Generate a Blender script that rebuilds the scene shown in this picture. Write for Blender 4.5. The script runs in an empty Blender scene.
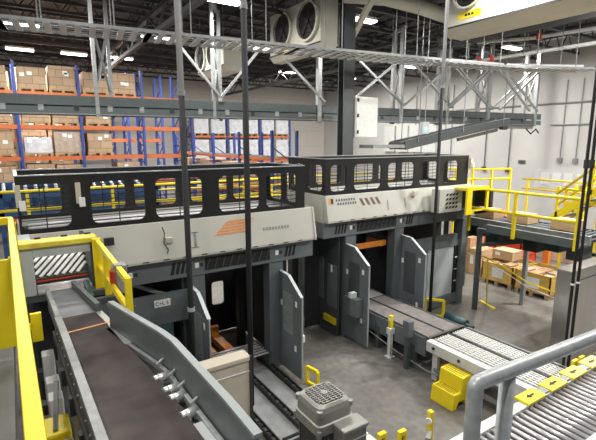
import bpy, math, random
from mathutils import Vector, Matrix
random.seed(7)
S = bpy.context.scene
COL = S.collection
PI = math.pi

# ------------------------------------------------------------------ materials
def mat(name, color, rough=.5, metal=0., noise=.0, scale=8., bump=0., emit=None, estr=0., detail=4., stretch=None, spec=.5):
    m = bpy.data.materials.new(name); m.use_nodes = True
    nt = m.node_tree; b = nt.nodes['Principled BSDF']
    b.inputs['Base Color'].default_value = (*color, 1)
    b.inputs['Roughness'].default_value = rough
    b.inputs['Metallic'].default_value = metal
    b.inputs['Specular IOR Level'].default_value = spec
    if emit:
        b.inputs['Emission Color'].default_value = (*emit, 1)
        b.inputs['Emission Strength'].default_value = estr
    if noise or bump:
        tc = nt.nodes.new('ShaderNodeTexCoord'); mp = nt.nodes.new('ShaderNodeMapping')
        nt.links.new(tc.outputs['Object'], mp.inputs['Vector'])
        if stretch: mp.inputs['Scale'].default_value = stretch
        n = nt.nodes.new('ShaderNodeTexNoise'); n.inputs['Scale'].default_value = scale; n.inputs['Detail'].default_value = detail
        nt.links.new(mp.outputs['Vector'], n.inputs['Vector'])
        if noise:
            r = nt.nodes.new('ShaderNodeValToRGB')
            r.color_ramp.elements[0].position = .3; r.color_ramp.elements[1].position = .7
            r.color_ramp.elements[0].color = (*[c*(1-noise) for c in color], 1)
            r.color_ramp.elements[1].color = (*[min(1, c*(1+noise)) for c in color], 1)
            nt.links.new(n.outputs['Fac'], r.inputs['Fac']); nt.links.new(r.outputs['Color'], b.inputs['Base Color'])
        if bump:
            bp = nt.nodes.new('ShaderNodeBump'); bp.inputs['Strength'].default_value = bump; bp.inputs['Distance'].default_value = .02
            nt.links.new(n.outputs['Fac'], bp.inputs['Height']); nt.links.new(bp.outputs['Normal'], b.inputs['Normal'])
    return m

def floor_mat():
    m = mat('concrete', (.2, .19, .175), .38)
    nt = m.node_tree; b = nt.nodes['Principled BSDF']
    tc = nt.nodes.new('ShaderNodeTexCoord')
    def noise(sc, det, lo, hi, a, c):
        n = nt.nodes.new('ShaderNodeTexNoise'); n.inputs['Scale'].default_value = sc; n.inputs['Detail'].default_value = det
        nt.links.new(tc.outputs['Object'], n.inputs['Vector'])
        r = nt.nodes.new('ShaderNodeValToRGB'); r.color_ramp.elements[0].position = lo; r.color_ramp.elements[1].position = hi
        r.color_ramp.elements[0].color = (*a, 1); r.color_ramp.elements[1].color = (*c, 1)
        nt.links.new(n.outputs['Fac'], r.inputs['Fac']); return r
    r1 = noise(1.1, 8, .3, .72, (.125, .116, .105), (.225, .213, .196))
    r2 = noise(9, 6, .35, .7, (.72, .72, .72), (1.12, 1.12, 1.12))
    mx = nt.nodes.new('ShaderNodeMix'); mx.data_type = 'RGBA'; mx.blend_type = 'MULTIPLY'; mx.inputs[0].default_value = .8
    nt.links.new(r1.outputs['Color'], mx.inputs[6]); nt.links.new(r2.outputs['Color'], mx.inputs[7])
    nt.links.new(mx.outputs[2], b.inputs['Base Color'])
    return m

def brick_mat(name, c1, c2, mortar, w, h, ms=.012):
    m = mat(name, c1, .75); nt = m.node_tree; b = nt.nodes['Principled BSDF']
    tc = nt.nodes.new('ShaderNodeTexCoord'); sep = nt.nodes.new('ShaderNodeSeparateXYZ'); nt.links.new(tc.outputs['Object'], sep.inputs[0])
    ad = nt.nodes.new('ShaderNodeMath'); ad.operation = 'ADD'; nt.links.new(sep.outputs[0], ad.inputs[0]); nt.links.new(sep.outputs[1], ad.inputs[1])
    cb = nt.nodes.new('ShaderNodeCombineXYZ'); nt.links.new(ad.outputs[0], cb.inputs[0]); nt.links.new(sep.outputs[2], cb.inputs[1])
    br = nt.nodes.new('ShaderNodeTexBrick'); nt.links.new(cb.outputs[0], br.inputs['Vector'])
    br.inputs['Color1'].default_value = (*c1, 1); br.inputs['Color2'].default_value = (*c2, 1); br.inputs['Mortar'].default_value = (*mortar, 1)
    br.inputs['Scale'].default_value = 1; br.inputs['Mortar Size'].default_value = ms; br.inputs['Brick Width'].default_value = w; br.inputs['Row Height'].default_value = h
    nt.links.new(br.outputs['Color'], b.inputs['Base Color']); return m

M = dict(
    floor=floor_mat(),
    wall=mat('painted_wall', (.62, .61, .585), .8, noise=.05, scale=.6),
    backwall=brick_mat('panel_wall', (.76, .72, .66), (.74, .70, .64), (.6, .57, .51), 6, 1.2, .015),
    deck=mat('roof_deck', (.035, .035, .037), .7, noise=.2, scale=3, stretch=(1, 12, 1)),
    joist=mat('joist_steel', (.06, .06, .062), .6),
    grey=mat('grey_paint', (.128, .146, .154), .42, noise=.07, scale=5),
    dgrey=mat('dark_grey_paint', (.068, .078, .082), .5, noise=.08, scale=5),
    lgrey=mat('light_grey_panel', (.43, .47, .48), .4),
    beamgrey=mat('channel_grey', (.1, .12, .122), .45, noise=.1, scale=6),
    beige=mat('beige_paint', (.5, .49, .44), .45, noise=.035, scale=3),
    cream=mat('cooler_paint', (.6, .58, .5), .5, noise=.05, scale=2),
    black=mat('black_paint', (.012, .012, .013), .45),
    void=mat('black_plastic', (.01, .01, .01), .7),
    yellow=mat('safety_yellow', (.86, .67, .012), .38, noise=.05, scale=5),
    dyellow=mat('yellow_wrap', (.72, .6, .07), .5, noise=.15, scale=14),
    orange=mat('rack_orange', (.55, .15, .05), .5, noise=.08),
    forange=mat('fork_orange', (.72, .24, .03), .45, noise=.1),
    blue=mat('rack_blue', (.035, .07, .3), .5, noise=.1),
    lblue=mat('blue_frame', (.03, .08, .2), .45),
    card=brick_mat('carton_stack_board', (.47, .33, .21), (.38, .26, .165), (.22, .15, .09), .46, .3),
    card1=mat('cardboard', (.52, .36, .21), .75, noise=.08, scale=6),
    card2=mat('cardboard_brown', (.42, .26, .14), .75, noise=.08, scale=6),
    pinkcard=mat('pale_cardboard', (.5, .34, .26), .75, noise=.1, scale=6),
    wrap=mat('stretch_wrap', (.62, .63, .66), .25, noise=.16, scale=5),
    wrapbrown=mat('wrapped_board', (.45, .36, .29), .3, noise=.2, scale=6),
    teal=mat('teal_film', (.2, .36, .4), .25, noise=.35, scale=9),
    wood=mat('pallet_wood', (.42, .29, .15), .75, noise=.2, scale=6, stretch=(1, 8, 8)),
    crate=mat('crate_plywood', (.68, .42, .1), .65, noise=.15, scale=5, stretch=(1, 1, 5)),
    paper=mat('white_paper', (.82, .82, .8), .7),
    belt=mat('brown_belt', (.062, .05, .048), .8, noise=.4, scale=4, detail=8, spec=.25),
    belt2=mat('blue_grey_belt', (.15, .155, .17), .5, noise=.14, scale=7),
    beltdk=mat('transfer_belt', (.17, .155, .145), .7, noise=.2, scale=8),
    galv=mat('galvanised_steel', (.36, .375, .38), .45, .35, noise=.16, scale=22),
    galvd=mat('dull_galvanised', (.27, .28, .28), .5, .3, noise=.15, scale=14),
    railg=mat('handrail_zinc', (.42, .44, .445), .4, .4, noise=.16, scale=30),
    traym=mat('bright_zinc', (.6, .61, .62), .45, .3),
    hole=mat('shade_and_part_black', (.022, .024, .026), .6),  # shade of shafts and openings put into the colour; dark conveyor parts too
    slat=mat('reflection_white', (.8, .8, .79), .45),  # reflections on the infeed rollers put into a white colour
    alu=mat('aluminium', (.62, .64, .66), .32, .6),
    chrome=mat('chrome', (.8, .81, .83), .28, .7),
    roller=mat('roller_steel', (.72, .70, .70), .38, .25),
    inox=mat('stainless', (.5, .48, .46), .3, .9, noise=.1, scale=3, stretch=(1, 1, .2)),
    whitep=mat('white_paint', (.66, .67, .65), .45, noise=.06, scale=8),
    castal=mat('cast_motor_grey', (.3, .29, .265), .45, .3, noise=.08, scale=18),
    dmotor=mat('finned_body_grey', (.17, .165, .15), .5, .3),
    green=mat('motor_green', (.02, .055, .06), .45),
    rust=mat('chain_brown', (.09, .085, .065), .5, .3, noise=.4, scale=25),
    red=mat('red_plastic', (.68, .06, .025), .45),
    steeld=mat('floor_plate', (.3, .31, .31), .45, .2, noise=.15, scale=6),
    flange=mat('flange_paint', (.27, .3, .3), .4),
    tanroll=mat('pale_roller', (.5, .48, .45), .5, noise=.1, scale=40),
    darkroll=mat('slim_roller', (.66, .63, .64), .25, .45),
    walkway=mat('walkway_concrete', (.12, .122, .116), .6, noise=.2, scale=5),
    tan=mat('tan_sheet', (.56, .5, .41), .5, noise=.06, scale=4),
    lamp=mat('lamp_diffuser', (1, 1, 1), .4, emit=(1, .98, .94), estr=7),
    glow=mat('green_lamp', (.1, .8, .4), .4, emit=(.1, 1, .5), estr=4),
    ink=mat('black_ink', (.03, .03, .03), .7),
    logo=mat('logo_orange', (.75, .25, .03), .5),
    logod=mat('logo_brown', (.16, .09, .06), .5),
    seam=mat('laser_orange', (.85, .38, .12), .5),  # projected laser light put into an orange colour
    cable=mat('dark_pole', (.03, .03, .033), .75, spec=.2),
)

# ------------------------------------------------------------------ mesh builder (all shapes in world coordinates, metres)
def wloc(o):
    v = Vector((0, 0, 0))
    while o is not None: v += o.location; o = o.parent
    return v

class MB:
    def __init__(s): s.v = []; s.f = []
    def add(s, vs, fs):
        n = len(s.v); s.v += [Vector(p) for p in vs]; s.f += [[i+n for i in f] for f in fs]; return s
    def box(s, x0, x1, y0, y1, z0, z1):
        vs = [(x, y, z) for x in (x0, x1) for y in (y0, y1) for z in (z0, z1)]
        return s.add(vs, [(0, 1, 3, 2), (4, 6, 7, 5), (0, 4, 5, 1), (2, 3, 7, 6), (0, 2, 6, 4), (1, 5, 7, 3)])
    def bar(s, p, q, w, h, up=(0, 0, 1)):
        p = Vector(p); q = Vector(q); d = (q-p).normalized(); up = Vector(up)
        if abs(d.dot(up)) > .99: up = Vector((1, 0, 0))
        a = d.cross(up).normalized(); b = a.cross(d).normalized()
        vs = []
        for c in (p, q):
            for (i, j) in ((-1, -1), (1, -1), (1, 1), (-1, 1)): vs.append(c+a*i*w/2+b*j*h/2)
        return s.add(vs, [(3, 2, 1, 0), (4, 5, 6, 7), (0, 1, 5, 4), (1, 2, 6, 5), (2, 3, 7, 6), (3, 0, 4, 7)])
    def tube(s, p, q, r, n=10, r2=None):
        p = Vector(p); q = Vector(q); d = (q-p).normalized(); up = Vector((0, 0, 1)) if abs(d.z) < .9 else Vector((1, 0, 0))
        a = d.cross(up).normalized(); b = a.cross(d)
        vs = []
        for c, rr in ((p, r), (q, r if r2 is None else r2)):
            for k in range(n):
                t = 2*PI*k/n; vs.append(c+a*math.cos(t)*rr+b*math.sin(t)*rr)
        fs = [(k, (k+1) % n, n+(k+1) % n, n+k) for k in range(n)]
        return s.add(vs, fs+[tuple(range(n))[::-1], tuple(range(n, 2*n))])
    def pipe(s, pts, r, n=10):
        """one continuous swept tube through the points"""
        P = [Vector(p) for p in pts]; rings = []
        ref = None
        for i, p in enumerate(P):
            d = ((P[min(i+1, len(P)-1)]-p).normalized()+(p-P[max(i-1, 0)]).normalized()).normalized()
            if ref is None: ref = Vector((0, 0, 1)) if abs(d.z) < .9 else Vector((1, 0, 0))
            a = d.cross(ref).normalized(); b = a.cross(d).normalized(); ref = b
            rings.append([p+a*math.cos(2*PI*k/n)*r+b*math.sin(2*PI*k/n)*r for k in range(n)])
        vs = [v for R in rings for v in R]; fs = []
        for i in range(len(P)-1):
            for k in range(n): fs.append((i*n+k, i*n+(k+1) % n, (i+1)*n+(k+1) % n, (i+1)*n+k))
        fs += [tuple(range(n))[::-1], tuple(range((len(P)-1)*n, len(P)*n))]
        return s.add(vs, fs)
    def prism(s, poly, plane, a, b):
        """polygon (u,v) swept along the plane's normal from a to b; plane XZ, YZ or XY"""
        def P(u, v, w): return {'XZ': (u, w, v), 'YZ': (w, u, v), 'XY': (u, v, w)}[plane]
        n = len(poly)
        vs = [P(u, v, a) for u, v in poly]+[P(u, v, b) for u, v in poly]
        return s.add(vs, [tuple(range(n))[::-1], tuple(range(n, 2*n))]+[(k, (k+1) % n, n+(k+1) % n, n+k) for k in range(n)])
    def strip(s, left, right, z0, z1):
        """solid ribbon between two plan polylines of equal length"""
        n = len(left)
        for i in range(n-1):
            q = [left[i], right[i], right[i+1], left[i+1]]
            s.add([(x, y, z0) for x, y in q]+[(x, y, z1) for x, y in q], [(3, 2, 1, 0), (4, 5, 6, 7), (0, 1, 5, 4), (1, 2, 6, 5), (2, 3, 7, 6), (3, 0, 4, 7)])
        return s
    def panel(s, outer, holes, plane, pos, th):
        """sheet with holes"""
        cu = bpy.data.curves.new('tmp', 'CURVE'); cu.dimensions = '2D'; cu.fill_mode = 'BOTH'; cu.extrude = th/2
        for L in [outer]+holes:
            sp = cu.splines.new('POLY'); sp.points.add(len(L)-1); sp.use_cyclic_u = True
            for i, (u, v) in enumerate(L): sp.points[i].co = (u, v, 0, 1)
        o = bpy.data.objects.new('tmp', cu); me = bpy.data.meshes.new_from_object(o)
        vs = []
        for v in me.vertices:
            u, w, t = v.co
            vs.append({'XZ': (u, pos+t, w), 'YZ': (pos+t, u, w), 'XY': (u, w, pos+t)}[plane])
        s.add(vs, [tuple(p.vertices) for p in me.polygons])
        bpy.data.objects.remove(o); bpy.data.curves.remove(cu); bpy.data.meshes.remove(me); return s
    def text(s, txt, size, origin, ux, uz, th=.002):
        cu = bpy.data.curves.new('tmp', 'FONT'); cu.body = txt; cu.size = size; cu.extrude = th
        o = bpy.data.objects.new('tmp', cu); me = bpy.data.meshes.new_from_object(o)
        ux = Vector(ux); uz = Vector(uz); n = ux.cross(uz); O = Vector(origin)
        s.add([O+ux*v.co.x+uz*v.co.y+n*v.co.z for v in me.vertices], [tuple(p.vertices) for p in me.polygons])
        bpy.data.objects.remove(o); bpy.data.curves.remove(cu); bpy.data.meshes.remove(me); return s
    def build(s, name, m, parent=None, bevel=0, smooth=False):
        if parent is None:
            xs = [v.x for v in s.v]; ys = [v.y for v in s.v]; zs = [v.z for v in s.v]
            off = Vector(((min(xs)+max(xs))/2, (min(ys)+max(ys))/2, min(zs)))
        else: off = wloc(parent)
        me = bpy.data.meshes.new(name); me.from_pydata([v-off for v in s.v], [], s.f); me.update()
        me.materials.append(M[m])
        import bmesh
        bm = bmesh.new(); bm.from_mesh(me); bmesh.ops.recalc_face_normals(bm, faces=bm.faces)
        if smooth:
            for f in bm.faces: f.smooth = len(f.verts) == 4
        bm.to_mesh(me); bm.free()
        o = bpy.data.objects.new(name, me); COL.objects.link(o)
        if parent is None: o.location = off
        else: o.parent = parent
        if bevel:
            bv = o.modifiers.new('bevel', 'BEVEL'); bv.width = bevel; bv.segments = 2; bv.limit_method = 'ANGLE'
        return o

def B(*a): return MB().box(*a)
def tag(o, label, cat, group=None):
    o['label'] = label; o['category'] = cat
    if group: o['group'] = group
    return o
def thing(name, loc, label, cat, group=None):
    o = bpy.data.objects.new(name, None); COL.objects.link(o); o.location = loc; o.empty_display_size = .2
    return tag(o, label, cat, group)
def struct(mb, name, m):
    o = mb.build(name, m); o['kind'] = 'structure'; return o
def copy_tree(o, delta, label=None, parent=None):
    c = o.copy(); COL.objects.link(c)
    if parent is None:
        c.location = o.location+Vector(delta)
        if label: c['label'] = label
    else: c.parent = parent
    for ch in [x for x in COL.objects if x.parent == o]: copy_tree(ch, None, None, c)
    return c
def rr(x0, x1, z0, z1, r, n=4):
    pts = []
    for cx, cz, a0 in ((x1-r, z1-r, 0), (x0+r, z1-r, PI/2), (x0+r, z0+r, PI), (x1-r, z0+r, 1.5*PI)):
        for k in range(n+1):
            t = a0+PI/2*k/n; pts.append((cx+r*math.cos(t), cz+r*math.sin(t)))
    return pts
def rect(x0, x1, z0, z1): return [(x0, z0), (x1, z0), (x1, z1), (x0, z1)]

# ------------------------------------------------------------------ camera
F, YH = 438., 141.
pitch = math.atan((220-YH)/F)
AR = math.atan((985-298)/(F/math.cos(pitch)))
cd = bpy.data.cameras.new('camera'); cam = bpy.data.objects.new('camera', cd); COL.objects.link(cam)
cam.location = (0, 0, 4); cam.rotation_euler = (PI/2-pitch, 0, AR-PI/2)
cd.sensor_width = 36; cd.lens = F/596*36; cd.clip_start = .05
S.camera = cam

# ------------------------------------------------------------------ the hall
CE = 8.7
struct(B(-6, 22, -4, 30, -.2, 0), 'floor', 'floor')
struct(B(-6, 22.3, 30, 30.3, 0, CE), 'wall_back', 'backwall')
struct(B(22, 22.3, -4, 30, 0, CE), 'wall_right', 'wall')
c = MB()
for i in range(70):
    x = -6+i*.4; c.box(x, x+.4, -4, 30, CE+.06 if i % 2 else CE, CE+.12)
struct(c, 'ceiling', 'deck')
def roof_joist(y):
    t = thing('roof_joist', (8, y, 7.85), 'dark open web steel joist spanning under the roof deck', 'roof joist', 'open web roof joists')
    MB().bar((-6, y, CE-.06), (22, y, CE-.06), .12, .1).build('top_chord', 'joist', t)
    MB().bar((-6, y, 7.9), (22, y, 7.9), .1, .09).build('bottom_chord', 'joist', t)
    w = MB(); x = -6; up = 0
    while x < 21.9:
        w.bar((x, y, 7.9 if not up else CE-.06), (x+.55, y, CE-.06 if not up else 7.9), .035, .035); x += .55; up = 1-up
    w.build('web', 'joist', t)
for y in (5.2, 7, 8.8, 10.6, 12.4, 14.2, 16, 17.8, 19.6, 21.4, 23.2, 25, 26.8, 28.6): roof_joist(y)
for x in (4.0, 13.0):
    t = thing('roof_girder', (x, 15, 7.4), 'dark lattice girder carrying the joists, '+('left one' if x < 5 else 'right one'), 'roof girder')
    MB().bar((x, 3, 7.78), (x, 30, 7.78), .16, .12).build('top_chord', 'joist', t)
    MB().bar((x, 3, 7.2), (x, 30, 7.2), .16, .12).build('bottom_chord', 'joist', t)
    w = MB(); y = 3; up = 0
    while y < 29.5:
        w.bar((x, y, 7.2+.58*up), (x, y+.9, 7.78-.58*up), .05, .05); y += .9; up = 1-up
    w.build('web', 'joist', t)

# ceiling lamps
LPOS = []
def lamp_at(x, y, label, z=7.55, power=170):
    t = thing('ceiling_lamp', (x, y, z), label, 'ceiling lamp', 'linear high bay lamps')
    B(x-.5, x+.5, y-.16, y+.16, z+.05, z+.13).build('housing', 'whitep', t, .01)
    B(x-.48, x+.48, y-.14, y+.14, z+.0, z+.049).build('diffuser', 'lamp', t)
    r = MB().tube((x-.4, y, z+.13), (x-.4, y, CE+.02), .008, 6).build('hanger_rod', 'joist', t)
    r = MB().tube((x+.4, y, z+.13), (x+.4, y, CE+.02), .008, 6).build('hanger_rod', 'joist', t)
    ld = bpy.data.lights.new('lamp_light', 'AREA'); ld.shape = 'RECTANGLE'; ld.size = 1.1; ld.size_y = .26; ld.energy = power; ld.color = (1, .975, .93)
    lo = bpy.data.objects.new('lamp_light', ld); COL.objects.link(lo); lo.parent = t; lo.location = (0, 0, -.01)
for x, y, l in ((.68, 17.06, 'bright lamp nearest the top left corner, above the racks'),
                (.7, 21.7, 'bright lamp low at far left over the cartons'),
                (2.65, 21.6, 'bright lamp second from left in the row over the racks'),
                (4.52, 21.5, 'bright lamp right of the zigzag hanger in the row over the racks'),
                (4.71, 16.55, 'bright lamp behind the light topped pole, beneath the cable tray'),
                (5.06, 11.45, 'bright lamp cut by the top edge, between two poles'),
                (8.97, 16.28, 'bright lamp seen behind the cooler with the round fan'),
                (9.37, 10.87, 'small bright lamp just right of the steel building column')):
    lamp_at(x, y, l, 7.6, 260 if y > 15 else 160)
k = 0
for y in (1.0, 6.0, 11.2, 16.8, 21.8):
    for x in (-3.5, 1, 5, 9.3, 13.4, 17.8):
        if any(abs(x-a) < 1.6 and abs(y-b) < 1.2 for a, b in ((.68, 17), (.7, 21.7), (4.5, 21.5), (4.7, 16.5), (5, 11.4), (9, 16.3), (9.4, 10.9))): continue
        X_ = .5437*x+.8393*y; R_ = (.8393*x-.5437*y)/max(X_, .1)
        if X_ > 0 and abs(R_) < .7 and y < 20 and 3.75/max(X_, .1) < .36 and x < 17: continue
        if y > 20 and x < 9: continue
        k += 1
        lamp_at(x, y, {9.3: 'small added lamp under the roof, leftmost of the row by the back wall', 13.4: 'small added lamp under the roof, second in the row by the back wall', 17.8: 'small added lamp under the roof, nearest the corner by the back wall'}[x] if y > 20 else 'ceiling lamp over the near part of the hall, beyond the frame', 7.75, (330 if x > 8 else 200) if y > 15 else (230 if x > 8 else 125))  # the row by the back wall is added to brighten that wall

lamp_at(12.5, 4.0, 'added ceiling lamp over the crates, out of view to the right', 7.75, 1000)  # unseen lamp added to brighten the floor on the right
# building column with control cabinet
t = thing('building_column', (8.5, 10.5, 0), 'dark grey steel building column rising behind the right palletizer', 'column')
B(8.3, 8.7, 10.36, 10.39, 0, CE).build('flange', 'dgrey', t); B(8.3, 8.7, 10.61, 10.64, 0, CE).build('flange', 'dgrey', t)
B(8.485, 8.515, 10.39, 10.61, 0, CE).build('web', 'dgrey', t)
t = thing('control_cabinet', (9.15, 10.45, 4.1), 'pale grey wall cabinet fixed beside the steel column', 'cabinet')
B(8.71, 9.6, 10.3, 10.6, 4.1, 5.3).build('body', 'whitep', t, .01)
d = B(8.74, 9.57, 10.28, 10.3, 4.13, 5.27).build('door', 'whitep', t)
for z in (4.22, 4.7, 5.15): B(8.76, 8.82, 10.26, 10.28, z, z+.1).build('latch', 'void', d)

# ------------------------------------------------------------------ racks with pallet loads
def load(x, y, z, w, d, h, m, label, group='pallet loads on the racks', sheet=True):
    t = thing('pallet_load', (x, y, z), label, 'pallet load', group)
    p = MB().box(x-w/2, x+w/2, y-d/2, y+d/2, z+.1, z+.14)
    for q in (-1, 0, 1): p.box(x+q*(w/2-.06)-.05, x+q*(w/2-.06)+.05, y-d/2, y+d/2, z, z+.1)
    p.build('pallet', 'wood', t)
    B(x-w/2+.02, x+w/2-.02, y-d/2+.02, y+d/2-.02, z+.14, z+.14+h).build('carton_stack', m, t, .015)
    if sheet:
        for q in range(2):
            sx = x+random.uniform(-.4, .3)*w; sz = z+.14+h*random.uniform(.35, .8)
            B(sx, sx+.16, y-d/2+.012, y-d/2+.02, sz, sz+.13).build('label_sheet', 'paper', t)
    return t
def rack(name_label, frames, y0, y1, levels, top, axis='X', pw=.16, bh=.16):
    mid = (frames[0]+frames[-1])/2
    def P(a, b, z): return (a, b, z) if axis == 'X' else (b, a, z)
    t = thing('pallet_rack', P(mid, (y0+y1)/2, 0), name_label, 'pallet rack')
    for f in frames:
        u = MB()
        for yy in (y0, y1): u.bar(P(f, yy, 0), P(f, yy, top), pw if axis == 'X' else .09, .09)
        fr = u.build('upright_frame', 'blue', t)
        b = MB(); z = .3; s = 0
        while z < top-.7:
            b.bar(P(f, y0 if s else y1, z), P(f, y1 if s else y0, z+.7), .035, .035); b.bar(P(f, y0, z), P(f, y1, z), .035, .035); z += .7; s = 1-s
        b.build('brace', 'blue', fr)
    for L in levels:
        for yy in (y0, y1):
            for a, c in zip(frames, frames[1:]): MB().bar(P(a+.05, yy, L-.07), P(c-.05, yy, L-.07), .05, bh).build('beam', 'orange', t)
        for a, c in zip(frames, frames[1:]):
            w = MB()
            for q in range(7): w.bar(P(a+(c-a)*(q+.5)/7, y0, L-.012), P(a+(c-a)*(q+.5)/7, y1, L-.012), .06, .02)
            w.build('deck_slats', 'galvd', t)
    return t
FA = [-2.1, .35, 2.5, 4.95, 6.6]
LV = [1.0, 2.2, 3.4, 4.6, 5.85]
rack('blue and orange pallet rack filled with cartons at left, front row', FA, 20, 21.1, LV, 6.95)
ords = ['lowest', 'second', 'third', 'fourth', 'top']
bays = ['first', 'second', 'third', 'last']
for li, L in enumerate(LV):
    for bi in range(3):
        if li == 4 and bi == 3: continue
        a, c = FA[bi], FA[bi+1]
        for s, f in (('left', .27), ('right', .75)):
            if li in (0, 1) and (bi+li) % 2 and s == 'left': continue
            if bi == 2 and s == 'right' and li in (2, 3): continue
            h = {4: .86, 3: .78, 2: .82}.get(li, .8)*random.uniform(.85, 1.05)
            m = 'card'
            if li == 2 and bi == 1: m = 'wrap' if s == 'left' else 'wrapbrown'; h = .6 if s == 'left' else .95
            if li == 3 and bi == 2 and s == 'left': h = .35
            load(min(a+(c-a)*f, a+1.75), 20.55, L, .98, 1.0, h, m, '%s load on the %s front rack level, %s side of %s bay' % ({'card': 'brown carton', 'wrap': 'silvery wrapped', 'wrapbrown': 'brown wrapped'}[m], ords[li], s, bays[bi]))
# second row seen through the first
FB = [-2.1, .35, 2.5, 4.95, 6.6]
rack('blue and orange pallet rack in shade behind the front carton rack', FB, 22.9, 24.0, [1.0, 2.5, 4.1, 5.85], 7.2)
rack('empty blue rack at the back, seen through the bare right hand bays', [2.5, 4.95, 6.6], 26.6, 27.7, [2.5, 4.1, 5.85], 7.4)
for li, L in enumerate([1.0, 2.5, 4.1, 5.85]):
    for bi in range(2):
        for s, f in (('left', .27), ('right', .75)):
            load(FB[bi]+(FB[bi+1]-FB[bi])*f, 23.45, L, 1.0, 1.0, random.uniform(.85, 1.15), 'card', 'carton load in the rear rack row, %s level, %s bay, %s side' % (ords[li], bays[bi], s), 'carton loads in the rear rack row')
# rack running away along the left side of the middle aisle
rack('blue rack with orange shelves running away behind the left palletizer', [13.2, 15.8, 18.4, 21, 23.6], 7.5, 8.5, [1.2, 2.3, 3.45], 4.35, 'Y', .1, .1)
for i in range(4):
    yy = 14.5+i*2.6
    load(8.0, yy, 2.3, .95, 1.1, .72, 'card', 'brown carton load on the aisle rack, number %s from the near end' % ['one', 'two', 'three', 'four'][i], 'carton loads on the aisle rack')
# far rack with white wrapped loads
FD = [9.6, 12.0, 14.4, 16.8]
rack('far blue rack holding white wrapped loads against the back wall', FD, 27, 28.1, [1.0, 2.7, 4.35], 6.5, 'X', .1, .12)
for li, L in enumerate([1.0, 2.7, 4.35]):
    for bi in range(3):
        for s, f in (('left', .27), ('right', .75)):
            load(FD[bi]+2.4*f, 27.55, L, 1.0, 1.05, 1.25 if li else 1.3, 'wrap', 'white wrapped load on the far rack, %s level, %s bay, %s side' % (ords[li], bays[bi], s), 'white wrapped loads on the far rack', False)

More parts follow.
